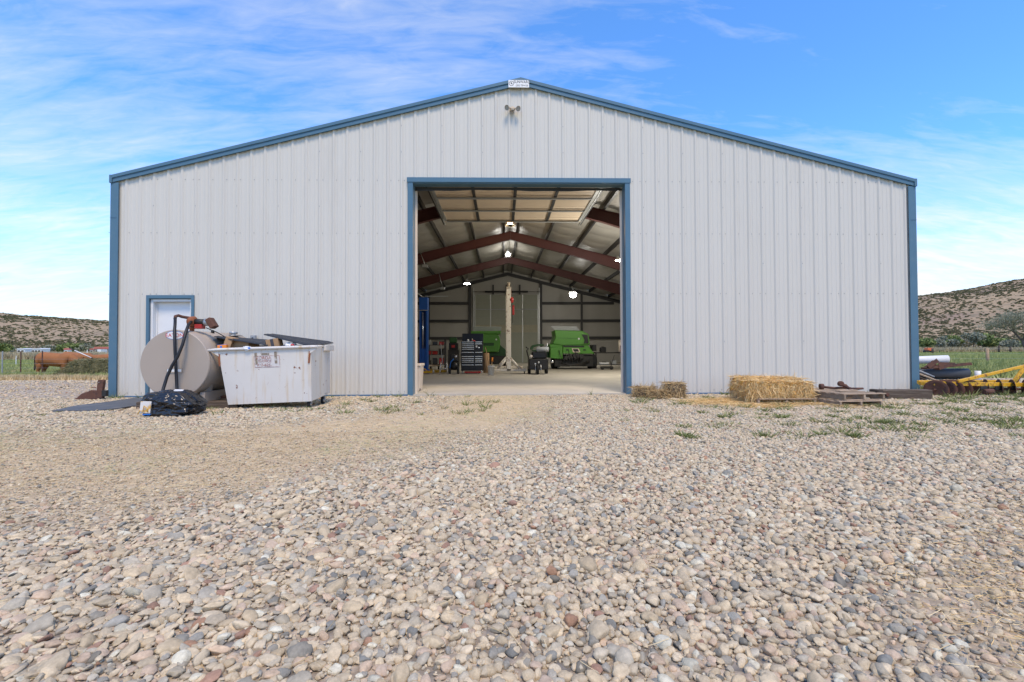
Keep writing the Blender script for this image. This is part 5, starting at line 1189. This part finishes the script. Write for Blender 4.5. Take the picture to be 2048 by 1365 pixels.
# dark machine facing the doorway
p = floor_at(1076, 750); sm_ = thing('shop_machine', 'black machine with handlebar and one front wheel standing before the green machine', 'machine', (p.x, p.y + .3, FZ))
def lp(px, py, Y=None): q = W(px, py, p.y + .3); return q.x - p.x, q.z - FZ
tyre(.19, .10, (0, -.1, .19), 'x', sm_)
for a in (1070.5, 1081.5): x, _ = lp(a, 740); MB().cyl((x, -.14, .03), (x, -.08, .40), .016, None, 8).build('fork_tube', M['chrome'], sm_)
MB().b2((-.34, -.02, .18), (.44, .7, .62)).build('engine_block', M['grease'], sm_, .03); MB().b2((-.22, .0, .62), (.38, .6, .92)).build('tank_cover', M['black'], sm_, .05)
x0, z0 = lp(1086, 700); MB().cyl((x0 - .26, .1, z0), (x0 + .24, .1, z0 + .02), .10, None, 14).build('canister', M['grey'], sm_, .02); x1, z1 = lp(1093, 694); MB().cyl((x1, .05, z1 - .1), (x1 + .04, .05, z1 + .14), .018, None, 8).build('lever', M['chrome'], sm_)
MB().tube([(-.34, .1, .62), (-.42, .05, .95), (-.36, .0, 1.02), (-.46, .0, 1.1)], .025, 8).build('handlebar', M['black'], sm_); x, z = lp(1062, 713); MB().lathe([(.02, -.03), (.055, -.03), (.06, .03), (.02, .05)], (x, -.06, z), 'y', 14).build('head_lamp', M['cream'], sm_)
for a, b_, r_, mt in ((1104, 724, .05, 'chrome'), (1070, 728, .03, 'white'), (1077, 725, .03, 'white')): x, z = lp(a, b_); MB().lathe([(.01, -.02), (r_, -.02), (r_, .02), (.01, .02)], (x, -.12, z), 'y', 12).build('knob', M[mt], sm_)
for x in (-.3, .4): tyre(.16, .12, (x, .5, .16), 'x', sm_)
p2_ = floor_at(1114, 737); t = thing('white_carton', 'small white carton on the floor under the green machine', 'carton', (p2_.x, p2_.y, FZ)); MB().b2((-.11, -.08, 0), (.11, .08, .12)).build('box', M['white'], t, .005); MB().b2((-.115, -.085, .1205), (.115, .085, .135)).build('lid', M['white'], t)
# clutter left of the tool chest
p = floor_at(868, 745); sh_ = thing('shelf_rack', 'dark steel shelf rack loaded with parts behind the blue lift', 'shelf', (p.x - .1, p.y + 1.2, FZ))
for x in (-.45, .45):
    for y in (-.2, .2): MB().b2((x - .02, y - .02, 0), (x + .02, y + .02, 1.5)).build('upright', M['dark_steel'], sh_)
for z in (.3, .75, 1.2): MB().b2((-.47, -.22, z), (.47, .22, z + .025)).build('shelf_board', M['grease'], sh_)
for k in range(9):
    z = (.327, .777, 1.227)[k % 3]; x = -.32 + .3 * (k // 3); h = rnd.uniform(.12, .3); mt = rnd.choice(['grease', 'grey', 'black', 'card', 'redbox', 'dark_steel'])
    t = thing('parts_box', ('low', 'middle', 'top')[k % 3] + ' shelf ' + ('left', 'centre', 'right')[k // 3] + ' parts box on the dark rack', 'box', (p.x - .1 + x, p.y + 1.15, FZ + z), rnd.uniform(-.2, .2), 'parts boxes on the rack'); MB().b2((-.11, -.1, 0), (.11, .1, h)).build('carton', M[mt], t, .01); MB().b2((-.115, -.105, h + .0005), (.115, .105, h + .02)).build('lid', M['grease'], t)
p = floor_at(867, 740); t = thing('white_beam', 'white boxed beam resting on stands near the lift', 'beam', (p.x, p.y + .4, FZ)); MB().b2((-.28, -.06, .16), (.28, .06, .27)).build('beam', M['cream'], t, .006); [MB().b2((x - .04, -.05, 0), (x + .04, .05, .159)).build('stand', M['dark_steel'], t) for x in (-.2, .2)]
p = floor_at(887, 750); t = thing('tubular_stand', 'bright chrome tubular stand with four splayed legs', 'stand', (p.x, p.y + .1, FZ))
for x in (-.12, .12): MB().tube([(x * 1.35, -.12, 0), (x * .95, -.05, .45), (x * .9, 0, .52), (x * .95, .05, .45), (x * 1.35, .12, 0)], .014, 8).build('leg', M['chrome'], t)
MB().cyl((-.115, -.04, .24), (.115, -.04, .24), .012, None, 8).build('cross_bar', M['chrome'], t); MB().cyl((-.05, .1, .3), (-.16, .3, 1.25), .014, None, 8).build('pull_handle', M['grey'], t)
p = floor_at(907, 749); t = thing('air_compressor', 'black wheeled air compressor left of the tool chest', 'compressor', (p.x, p.y + .25, FZ))
MB().lathe([(.05, -.28), (.16, -.22), (.19, -.1), (.19, .1), (.16, .22), (.05, .28)], (0, .1, .34), 'y', 18).build('tank', M['black'], t); MB().b2((-.14, -.05, .52), (.16, .25, .80)).build('motor', M['grease'], t, .03); tyre(.15, .08, (.17, -.05, .15), 'x', t); tyre(.15, .08, (-.17, -.05, .15), 'x', t); MB().tube([(-.2, -.12, .03), (-.16, -.15, .25), (-.12, -.15, .5), (.0, -.16, .62)], .016, 6).build('hose', M['bluep'], t); MB().lathe([(.01, -.02), (.05, -.02), (.05, .02), (.01, .02)], (.08, -.1, .72), 'y', 12).build('gauge', M['chrome'], t)
p = floor_at(903, 742); t = thing('welder', 'black welding machine with red badge on a cabinet behind the compressor', 'welder', (p.x, p.y + 1.0, FZ)); MB().b2((-.26, -.2, 0), (.26, .25, 1.0)).build('cabinet', M['grease'], t, .02); MB().b2((-.22, -.22, 1.001), (.22, .25, 1.32)).build('welder_case', M['black'], t, .015); MB().b2((-.08, -.226, 1.1), (.08, -.221, 1.22)).build('badge', M['redbox'], t); MB().b2((-.2, -.15, 1.3201), (.16, .15, 1.6)).build('wire_feeder', M['greendark'], t, .04)
p = floor_at(840, 738); t = thing('red_cylinder', 'tall dark red gas cylinder beside the blue lift post', 'gas cylinder', (p.x - .02, p.y + .5, FZ)); MB().lathe([(.12, 0), (.125, .05), (.125, .78), (.08, .88), (.04, .92)], (0, 0, 0), 'z', 18).build('shell', M['redbox'], t); MB().cyl((0, 0, .92), (0, 0, 1.0), .025, None, 8).build('valve', M['galv'], t)
# clutter on the right
p = floor_at(1220, 738); t = thing('work_bench', 'dark steel work bench cluttered with parts at the right of the shop', 'bench', (p.x + .3, p.y + .6, FZ)); MB().b2((-1.0, -.35, .78), (1.1, .35, .84)).build('bench_top', M['grease'], t, .006)
for x in (-.95, 1.05):
    for y in (-.3, .3): MB().b2((x - .03, y - .03, 0), (x + .03, y + .03, .779)).build('leg', M['dark_steel'], t)
MB().b2((-.9, -.28, .18), (1.0, .28, .21)).build('lower_shelf', M['dark_steel'], t)
for dx, w, h, z, mt, nm, lb in ((-.55, .3, .26, .841, 'black', 'black_case', 'black case on the right work bench'), (.0, .26, .2, .211, 'grey', 'grey_box', 'grey box on the lower shelf of the right bench'), (-.5, .5, .1, .211, 'white', 'white_tray', 'white tray on the lower shelf of the right bench'), (.55, .34, .34, .841, 'redbox', 'red_engine', 'red machine part on the bench at the right jamb'), (.4, .16, .62, .841, 'gantry', 'pale_canister', 'tall pale canister on the bench at the right jamb')):
    b3 = thing(nm, lb, nm.split('_')[1], (p.x + .3 + dx, p.y + .6 + (.12 if nm == 'pale_canister' else -.1), FZ + z)); MB().lathe([(w / 2, 0), (w / 2, h * .85), (w * .4, h)], (0, 0, 0), 'z', 18).build('shell', M[mt], b3) if nm in ('pale_canister',) else MB().b2((-w / 2, -.14, 0), (w / 2, .14, h)).build('case', M[mt], b3, .02); MB().b2((-w * .2, -.05, h + .0005), (w * .2, .05, h + .03)).build('handle', M['grease'], b3)
p = floor_at(1196, 740); t = thing('floor_jack', 'low dark trolley jack on the floor beside the bench', 'jack', (p.x + .45, p.y + .1, FZ)); MB().b2((-.3, -.12, .05), (.3, .12, .16)).build('frame', M['grease'], t, .02); MB().cyl((.2, 0, .16), (.4, .1, .7), .015, None, 6).build('handle', M['dark_steel'], t); [MB().cyl((x, -.14, .05), (x, .14, .05), .05, None, 12).build('wheel', M['tyre'], t) for x in (-.22, .22)]

# ------------------------------------------------------------------ cattle
def cow(label, loc, rz, head='down', scale=1.0, seed=0):
    t = thing('cow', label, 'cow', loc, rz, 'red cattle at the hay')
    P = [(-.95, 0, 1.12), (-.72, 0, 1.02), (-.25, 0, .93), (.28, 0, .92), (.68, 0, .95), (.95, 0, 1.02)]
    RR = [(.24, .26), (.38, .42), (.45, .46), (.46, .47), (.41, .44), (.30, .34)]
    vs, es, rs = list(P), [(i, i + 1) for i in range(5)], list(RR)
    def chain(parent, pts):
        k = parent
        for p_, r_ in pts: vs.append(p_); rs.append((r_, r_) if not isinstance(r_, tuple) else r_); es.append((k, len(vs) - 1)); k = len(vs) - 1
    if head == 'down': chain(5, [((1.20, 0, .86), (.24, .28)), ((1.40, 0, .60), (.19, .21)), ((1.52, 0, .38), (.17, .18)), ((1.62, 0, .16), (.08, .085)), ((1.65, 0, .10), .06)])
    else: chain(5, [((1.20, 0, 1.08), (.24, .28)), ((1.42, 0, 1.12), (.19, .21)), ((1.58, 0, 1.05), (.17, .18)), ((1.76, 0, .93), (.08, .085)), ((1.82, 0, .88), .06)])
    for s in (-1, 1):
        chain(1, [((-.76, s * .20, .72), (.22, .25)), ((-.68, s * .21, .50), .15), ((-.80, s * .21, .33), .09), ((-.77, s * .21, .10), .07), ((-.74, s * .21, .03), .08)])
        chain(4, [((.66, s * .19, .66), (.17, .2)), ((.67, s * .19, .42), .11), ((.66, s * .19, .25), .08), ((.66, s * .19, .10), .065), ((.68, s * .19, .03), .078)])
    me = bpy.data.meshes.new('body'); me.from_pydata(vs, es, []); o = bpy.data.objects.new('body', me); COL.objects.link(o)
    sk = o.modifiers.new('skin', 'SKIN'); sk.use_smooth_shade = True
    for i, r_ in enumerate(rs): me.skin_vertices[0].data[i].radius = r_
    me.skin_vertices[0].data[2].use_root = True
    o.modifiers.new('sub', 'SUBSURF').levels = 2; o.modifiers['sub'].render_levels = 2
    dg = bpy.context.evaluated_depsgraph_get(); m2_ = bpy.data.meshes.new_from_object(o.evaluated_get(dg)); bpy.data.objects.remove(o)
    m2_.materials.clear(); m2_.materials.append(M['cow'])
    for pl_ in m2_.polygons: pl_.use_smooth = True
    b_ = bpy.data.objects.new('body', m2_); COL.objects.link(b_); b_.parent = t
    MB().tube([(-1.06, 0, 1.20), (-1.16, .02, 1.10), (-1.19, .02, .85), (-1.18, .03, .6), (-1.17, .03, .42), (-1.19, .03, .28)], [.035, .03, .025, .03, .05, .015], 8).build('tail', M['cowdark'], t)
    hx_, hz2 = (1.44, .46) if head == 'down' else (1.50, 1.16)
    for s in (-1, 1): MB().lathe([(.01, 0), (.045, .05), (.04, .11), (.005, .16)], (0, 0, 0), 'z', 8).build('ear', M['cow'], t, 0, (hx_, s * .08, hz2), (s * -1.5, 0, 0))
    t.scale = (scale,) * 3; return t
def on_field(px, py, depthY): q = W(px, py, depthY); return Vector((q.x, q.y, gz(q.x, q.y)))
cY = 18.6
a = W(110, 740, cY); cow('chestnut red cow standing side-on with lowered head, nearest the left', (a.x, cY, gz(a.x, cY)), R(4), 'down', 1.0)
a = W(152, 735, cY + 2.6); cow('red cow standing behind the hay pile with lowered head', (a.x, cY + 2.6, gz(a.x, cY + 2.6)), R(-6), 'down', 1.0)
a = W(213, 735, cY + 1.6); cow('red cow facing left at the hay, half hidden by the building corner', (a.x, cY + 1.6, gz(a.x, cY + 1.6)), R(178), 'up', .92)
# hay pile
hY = 13.6
a0, a1 = W(128, 745, hY), W(232, 745, hY); hxm = (a0.x + a1.x) / 2; hl = a1.x - a0.x
hp = thing('hay_pile', 'green-brown pile of loose alfalfa hay in front of the cattle', 'hay', (hxm, hY, gz(hxm, hY)))
bm = bmesh.new(); bmesh.ops.create_cube(bm, size=1.0); bmesh.ops.subdivide_edges(bm, edges=bm.edges, cuts=15, use_grid_fill=True)
for v in bm.verts:
    c = v.co; u = c.x + .5; hgt = .98 * (.28 + .72 * sst(0, .42, u)); nn = mnoise.fractal(Vector((c.x * hl, c.y * 1.3, c.z * .8)) * 2.6, 1.0, 2.0, 4)
    v.co = Vector((c.x * hl + .07 * nn, c.y * 1.3 * (1 - .25 * (c.z + .5)) + .10 * nn, max(0, (c.z + .5) * hgt + .08 * nn * (c.z + .5))))
me = bpy.data.meshes.new('packed_hay'); bm.to_mesh(me); bm.free(); me.materials.append(M['haycore']); o = bpy.data.objects.new('packed_hay', me); COL.objects.link(o); o.parent = hp
spx = []
for _ in range(6500):
    u = rnd.random(); hgt = .98 * (.28 + .72 * sst(0, .42, u)); zz = rnd.random(); f = rnd.random()
    pos = ((u - .5) * hl, -.65 * (1 - .25 * zz) - .02, zz * hgt) if f < .7 else ((u - .5) * hl, rnd.uniform(-.5, .5), hgt)
    spx.append((pos, (rnd.gauss(0, 1), rnd.gauss(-.2, .5), rnd.gauss(-.2, .5)), rnd.uniform(.08, .26), rnd.uniform(.006, .014), (0, 0, -.03)))
for _ in range(1800): spx.append(((rnd.uniform(-.72, .5) * hl, -.6 - abs(rnd.gauss(0, .3)), rnd.uniform(.01, .07)), (rnd.gauss(0, 1), rnd.gauss(0, 1), .1), rnd.uniform(.08, .25), .009, (0, 0, 0)))
blades('loose_stems', spx, M['hay'], None, None, hp)
q = W(187, 720.5, hY - .2); t = thing('tarp', 'scrap of blue tarp lying on top of the hay pile', 'tarp', q); mb = MB(); nn_ = 12
mb.add([(-.32 + .64 * i / nn_, yy, .02 + .025 * math.sin(i * 1.9 + yy * 9)) for yy in (-.25, 0, .25) for i in range(nn_ + 1)], [(j * (nn_ + 1) + i, j * (nn_ + 1) + i + 1, (j + 1) * (nn_ + 1) + i + 1, (j + 1) * (nn_ + 1) + i) for j in range(2) for i in range(nn_)]); mb.build('sheet', M['tarp'], t)
a, b_ = W(139.5, 697, hY), W(183, 716, hY); t = thing('white_pole', 'white pole with dark ends slanting up from the hay pile', 'pole', b_)
MB().cyl((0, 0, 0), (a - b_) * .78, .022, None, 8).build('shaft', M['white'], t); MB().cyl((a - b_) * .781, a - b_, .026, None, 8).build('grip', M['dark_steel'], t); MB().cyl((b_ - a) * .06, (b_ - a) * .001, .026, None, 8).build('end_sleeve', M['black'], t)
# ------------------------------------------------------------------ fences
def tpost(px, py0, py1, Y, mat, label, grp, r_=.028, name='fence_post', square=False):
    q = W(px, py1, Y); zg = gz(q.x, Y); zt_ = W(px, py0, Y).z; t = thing(name, label, 'post', (q.x, Y, zg), 0, grp)
    if square: MB().cyl((0, 0, -.3), (0, 0, zt_ - zg), r_, r_ * .95, 14).build('shaft', mat, t)
    else:
        mb = MB(); mb.b2((-r_, -.006, -.3), (r_, .006, zt_ - zg)); mb.b2((-.006, .0061, -.3), (.006, .04, zt_ - zg)); mb.build('shaft', mat, t)
    return t
fY = 16.4
posts = [(-60, 706, 'rust', 'rusty steel fence post left of the frame edge'), (4, 703, 'grey', 'grey steel fence post at the left edge of the meadow'), (41, 703, 'rust', 'rusty red steel fence post standing left of the cows'), (84, 702, 'rust', 'rusty steel fence post in front of the nearest cow'), (174, 700, 'white', 'white topped fence post behind the hay pile')][:4]
tpost(174, 700, 728, 24, M['white'], 'white topped stake standing behind the cows', 'marker stakes')
for px_, py_, mt, lb in posts: tpost(px_, py_, 742, fY, M[mt], lb, 'steel fence posts round the pasture')
tpost(32, 712, 722, 34, M['white'], 'short white marker stake in the meadow beyond the fence', 'marker stakes')
wf = thing('wire_fence', 'thin wire pasture fence strung in front of the cows', 'fence', (0, 0, 0))
for dz in (.25, .5, .75, 1.0):
    a, b_ = W(-120, 720, fY), W(240, 720, fY); za, zb = gz(a.x, fY) + dz, gz(b_.x, fY) + dz; MB().cyl((a.x, fY - .04, za), (b_.x, fY - .04, zb), .0035, None, 5).build('wire', M['galv'], wf)
wf2 = thing('meadow_wire_fence', 'wire fence running along the far meadow at the right', 'fence', (0, 0, 0))
tpost(1975.5, 697, 733, 17.6, M['postwood'], 'pale round wooden fence post in the right meadow', 'wooden posts', .085, 'wooden_post', True)
tpost(2075, 697, 733, 17.6, M['postwood'], 'pale round wooden fence post beyond the right frame edge', 'wooden posts', .085, 'wooden_post', True)
for dz in (.35, .65, .95): a, b_ = W(1820, 720, 17.6), W(2200, 720, 17.6); MB().cyl((a.x, 17.5, dz), (b_.x, 17.5, dz), .0035, None, 5).build('wire', M['galv'], wf2)
bY = 72
x0, x1 = W(1998, 705, bY).x, W(2021, 705, bY).x; t = thing('brace_posts', 'pair of dark wooden brace posts joined by a low rail in the far meadow', 'fence brace', (x0, bY, 0))
for x, h in ((0, 1.45), (x1 - x0, 1.15)): MB().cyl((x, 0, -.2), (x, 0, h), .16, .15, 12).build('post', M['darkpost'], t)
MB().cyl((.1, 0, .15), (x1 - x0 - .1, 0, .08), .06, None, 8).build('rail', M['darkpost'], t)
tpost(1865, 697, 709, 60, M['darkpost'], 'dark wooden post beside the small orange machine', 'dark posts', .14, 'wooden_post', True)
tpost(1879, 700, 709, 66, M['greendark'], 'green steel stake with a pale top in the far meadow', 'steel stakes', .06)
q = W(1857, 699, 74); t = thing('orange_machine', 'small orange implement parked far off in the right meadow', 'machine', (q.x, 74, 0)); MB().b2((-.5, -.4, .45), (.5, .4, 1.0)).build('body', M['rustorange'] if False else pm('orange_paint', (.65, .14, .04), .5), t, .05); [MB().cyl((x, -.45, .3), (x, .45, .3), .3, None, 14).build('wheel', M['tyre'], t) for x in (-.4, .4)]

# ------------------------------------------------------------------ far houses on the left
def house(name, label, px0, px1, py0, Y, wallm, roofm, roof_h=.5, gable=True, wins=3):
    a, b_ = W(px0, 699, Y), W(px1, 699, Y); w = b_.x - a.x; z0 = gz(a.x, Y); h = W(px0, py0, Y).z - z0 - roof_h; t = thing(name, label, 'house', (a.x + w / 2, Y, z0)); dp = min(w, 6)
    MB().b2((-w / 2, 0, 0), (w / 2, dp, h)).build('wall', M[wallm], t)
    MB().prism([(-w / 2 - .2, h), (w / 2 + .2, h), (w / 2 - .4, h + roof_h), (-w / 2 + .4, h + roof_h)], -.2, dp + .2).build('roof', M[roofm], t)
    for k in range(wins):
        x = -w / 2 + w * (k + .5) / wins; f_ = MB().b2((x - .6, -.05, h * .4), (x + .6, -.005, h * .8)).build('window', M['white'], t); MB().b2((x - .5, -.07, h * .44), (x + .5, -.0505, h * .76)).build('pane', M['glass'], f_)
house('mobile_home', 'far pale mobile home left of the cattle, leftmost of the two', 34, 49, 697, 190, 'siding', 'siding', .3, wins=2)
house('mobile_home', 'far white mobile home just left of the nearest cow', 63, 82, 697, 185, 'siding', 'siding', .3)
house('brown_shed', 'far low brown shed between the two mobile homes', 49.5, 63, 698, 195, 'brownwall', 'brownwall', .3, wins=2)
house('small_cabin', 'tiny far white cabin with red roof above the cows', 128, 136, 696.5, 190, 'siding', 'redroof', .8, wins=1)
house('brown_barn', 'far brown barn with a red roof beside the building corner', 188, 225, 694, 180, 'brownwall', 'redroof', .9, wins=3)
a = W(198, 700, 176); t = thing('white_trailer', 'far white box trailer in front of the brown barn', 'trailer', (a.x, 176, gz(a.x, 176))); MB().b2((-.7, 0, .5), (.7, 3, 2.0)).build('box', M['siding'], t, .05); [MB().cyl((x, .3, .35), (x + .2, .3, .35), .35, None, 12).build('wheel', M['tyre'], t) for x in (-.6, .4)]
house('far_sheds', 'far low reddish shed left of the brown barn', 179, 187, 697.5, 205, 'brownwall', 'redroof', .5, wins=1)

# ------------------------------------------------------------------ vegetation: scrub on hills, meadow tufts, trees
def clump_mesh(name, n, spread, size, mat, seed, flat=.7, hang=0):
    r2 = random.Random(seed); v, f = [], []
    for _ in range(n):
        d = Vector((r2.gauss(0, 1), r2.gauss(0, 1), r2.gauss(0, 1))).normalized() * spread * r2.random() ** .45; d.z = abs(d.z) * flat + .05
        q = Euler((r2.uniform(0, 6), r2.uniform(0, 6), r2.uniform(0, 6))).to_matrix(); s = size * r2.uniform(.6, 1.4); k = len(v)
        v += [tuple(d + q @ Vector(c)) for c in ((-s, -s * .5, 0), (s, -s * .5, 0), (s, s * .5, 0), (-s, s * .5, 0))]; f.append((k, k + 1, k + 2, k + 3))
    me = bpy.data.meshes.new(name); me.from_pydata(v, [], f); me.materials.append(mat); return me
from mathutils.bvhtree import BVHTree
hb = BVHTree.FromPolygons([Vector(v) for v in hv], hf)
bp, br, bs, bi = [], [], [], []
for _ in range(60000):
    az = rnd.choice([rnd.uniform(-58, -34), rnd.uniform(34, 58), rnd.uniform(-60, 60)]); u = rnd.random(); rr = 320 + 800 * u
    x, y = CAM.x + rr * math.sin(R(az)), CAM.y + rr * math.cos(R(az))
    dn = max(-.22, mnoise.fractal((x * .012, y * .012, 1), 1.0, 2.0, 3)) + .35 * u
    if rnd.random() > (.36 if az < 20 else .62) + .95 * dn: continue
    h = hb.ray_cast(Vector((x, y, 400)), Vector((0, 0, -1)))[0]
    if h is None: continue
    s = rnd.uniform(.4, 1.4) * (1.0 if rnd.random() < .85 else 1.5); bp.append((x, y, h.z - .2)); br.append((0, 0, rnd.uniform(0, 6))); bs.append((s, s, s * rnd.uniform(.7, 1.1))); bi.append(rnd.randrange(3))
scatter('hill_scrub', bp, br, bs, bi, [(1, 1, 1, 1)] * len(bp), [source('scrub_source', clump_mesh('scrub', 70, 1.0, .26, M['scrub'], k)) for k in range(3)], 'dark juniper scrub dotted over the far hills', 'scrub')
# meadow tufts
def grass_mesh(name, n, h, spread, mat, seed):
    r2 = random.Random(seed); v, f = [], []
    for _ in range(n):
        a = r2.uniform(0, 6.283); rr = spread * r2.random(); b0 = Vector((rr * math.cos(a), rr * math.sin(a), 0)); tip = b0 + Vector((r2.gauss(0, .3) * h, r2.gauss(0, .3) * h, h * r2.uniform(.6, 1.1))); w = r2.uniform(.012, .025); pr = Vector((math.sin(a), -math.cos(a), 0)) * w; k = len(v)
        v += [tuple(b0 - pr), tuple(b0 + pr), tuple(tip)]; f.append((k, k + 1, k + 2))
    me = bpy.data.meshes.new(name); me.from_pydata(v, [], f); me.materials.append(mat); return me
def tufts(name, label, n, xr, yr, sc, mat, seed, cat, cond=None, num=40, h=.22):
    r2 = random.Random(seed); P_, R_, S_, I_ = [], [], [], []
    for _ in range(n):
        y = yr[0] + (yr[1] - yr[0]) * r2.random() ** 1.6; x = r2.uniform(*xr) if not callable(xr) else xr(y, r2)
        if cond and not cond(x, y, r2): continue
        s = r2.uniform(*sc); P_.append((x, y, gz(x, y) - .01)); R_.append((0, 0, r2.uniform(0, 6))); S_.append((s, s, s * r2.uniform(.7, 1.2))); I_.append(r2.randrange(3))
    return scatter(name, P_, R_, S_, I_, [(1, 1, 1, 1)] * len(P_), [source(name + '_source', grass_mesh(name, num, h, .22, mat, seed + k)) for k in range(3)], label, cat)
lx_ = lambda y, r2: CAM.x - (y - CAM.y) * r2.uniform(.85, 1.45)
rx_ = lambda y, r2: CAM.x + (y - CAM.y) * r2.uniform(.85, 1.45)
tufts('meadow_grass', 'short green grass of the pasture left of the building', 9000, lx_, (10.5, 60), (.6, 1.5), M['meadow'], 31, 'grass', lambda x, y, r: x < -9.6 and mnoise.noise((x * .3, y * .3, 2)) > -.35 + (.6 if y < 15 else 0))
tufts('dry_meadow_grass', 'pale dry grass edging the pasture left of the building', 5000, lx_, (9.0, 26), (.5, 1.2), M['drygrass'], 41, 'grass', lambda x, y, r: x < -9.6 and r.random() < (1 if y < 12.5 else .4))
tufts('meadow_grass', 'green grass of the meadow right of the building', 11000, rx_, (5.2, 80), (.6, 1.5), M['meadow'], 51, 'grass', lambda x, y, r: x > 9.6)
tufts('dry_reeds', 'band of tall dry reeds along the far pasture edge at the left', 4500, lx_, (60, 125), (2.2, 4.4), M['reed'], 61, 'reeds', None, 40, .3)
tufts('dry_reeds', 'band of dry reeds along the far meadow edge at the right', 3000, rx_, (78, 105), (2.0, 4.0), M['reed'], 71, 'reeds', None, 40, .3)
# trees
def tree(name, label, px, Y, h, w, leaf, seed, nleaf=2600, size=.10, group=None, bare=False, zoff=0):
    r2 = random.Random(seed); q = W(px, 699, Y); z0 = gz(q.x, Y); t = thing(name, label, 'tree' if name == 'tree' else 'bush', (q.x, Y, z0), 0, group)
    tips = []; mb = MB()
    def grow(p, d, ln, r_, lv):
        n = 3; pts = [p]; rs = [r_]
        for k in range(n):
            d = (d + Vector((r2.gauss(0, .18), r2.gauss(0, .18), r2.gauss(.03, .12)))).normalized(); p = p + d * ln / n; pts.append(p); rs.append(r_ * (1 - .45 * (k + 1) / n))
            if lv <= 2: tips.append(p)
        mb.tube(pts, rs, 6 if lv > 2 else 4, False)
        if lv == 0: tips.append(p); return
        for k in range(r2.choice((2, 3, 3))):
            a = r2.uniform(0, 6.283); sp = r2.uniform(.45, .95); nd = (d + Vector((math.cos(a) * sp * w, math.sin(a) * sp * w, r2.uniform(-.1, .35)))).normalized()
            grow(p, nd, ln * r2.uniform(.62, .85), rs[-1] * .75, lv - 1)
    for _ in range(1 if name == 'tree' else 4):
        grow(Vector((r2.gauss(0, .1), r2.gauss(0, .1), -.1)), Vector((r2.gauss(0, .25 if name == 'tree' else .6), r2.gauss(0, .25), 1)).normalized(), h * .30, h * (.035 if name == 'tree' else .015), 4 if name == 'tree' else 3)
    mb.build('trunk', M['bark'], t)
    v, f = [], []
    for _ in range(nleaf):
        c = r2.choice(tips) + Vector((r2.gauss(0, 1), r2.gauss(0, 1), r2.gauss(0, .8))) * h * .055; e = Euler((r2.uniform(0, 6), r2.uniform(0, 6), r2.uniform(0, 6))).to_matrix(); s = size * r2.uniform(.5, 1.4) * (.25 if bare else 1); l = size * r2.uniform(.8, 1.6); k = len(v)
        v += [tuple(c + e @ Vector(d_)) for d_ in ((-l, -s, 0), (l, -s * .6, 0), (l, s * .6, 0), (-l, s, 0))]; f.append((k, k + 1, k + 2, k + 3))
    np_mesh('crown', v, f, leaf, t); return t
G1, G2, G3 = M['leafgrey'], M['leafgreen'], M['leafbrown']
for k, (px_, Y, h, lf, lb) in enumerate(((1852, 96, 4.2, G2, 'leafy green bush beside the blue corner trim'), (1884, 100, 4.6, G1, 'grey-green bush left of the dark-trunked tree'), (1908, 104, 4.8, G2, 'mid green bush behind the scrap heap'), (1990, 98, 4.6, G2, 'rounded green bush left of the brace posts'), (2020, 92, 3.4, G1, 'low grey bush right of the brace posts'), (2075, 95, 4.5, G2, 'green bush at the right frame edge'), (1930, 112, 4.0, G3, 'brown bush behind the dark-trunked tree'))):
    tree('bush', lb, px_, Y, h, 1.3, lf, 100 + k, 3200, .15, 'bushes along the right meadow')
tree('tree', 'spreading grey-green tree with dark trunk in the right meadow', 1949, 88, 5.0, 1.5, G1, 210, 2800, .13, 'trees in the right meadow')
tree('tree', 'bright green tree just behind the spreading grey tree', 1966, 97, 5.2, 1.3, G2, 213, 4200, .15, 'trees in the right meadow')
tree('tree', 'large nearly bare tree reaching in from the right edge', 2066, 60, 9.5, 2.3, G1, 221, 7000, .10, 'trees in the right meadow', True)
for k, (px_, Y, h, lf, lb) in enumerate(((-30, 175, 6, G1, 'grey bush beyond the left frame edge'), (5, 170, 5.5, G2, 'green bush at the left frame edge'), (16, 180, 4.5, G1, 'grey bush left of the mobile homes'), (48, 215, 4.6, G2, 'low green bush behind the brown shed'), (75, 215, 4.6, G3, 'brownish bush behind the white mobile home'), (98, 200, 4.8, G1, 'grey bush above the nearest cow'), (118, 205, 5.2, G2, 'green bush left of the tiny cabin'), (139, 215, 6.4, G2, 'rounded green bush behind the tiny cabin'), (156, 215, 6.4, G2, 'tall green bush above the white pole'), (170, 210, 5.6, G1, 'pale grey bush left of the red-roofed barn'), (205, 215, 5.0, G2, 'green bush behind the red-roofed barn'))):
    tree('bush', lb, px_, Y, h, 1.4, lf, 300 + k, 2200, .26, 'bushes at the foot of the left hill')
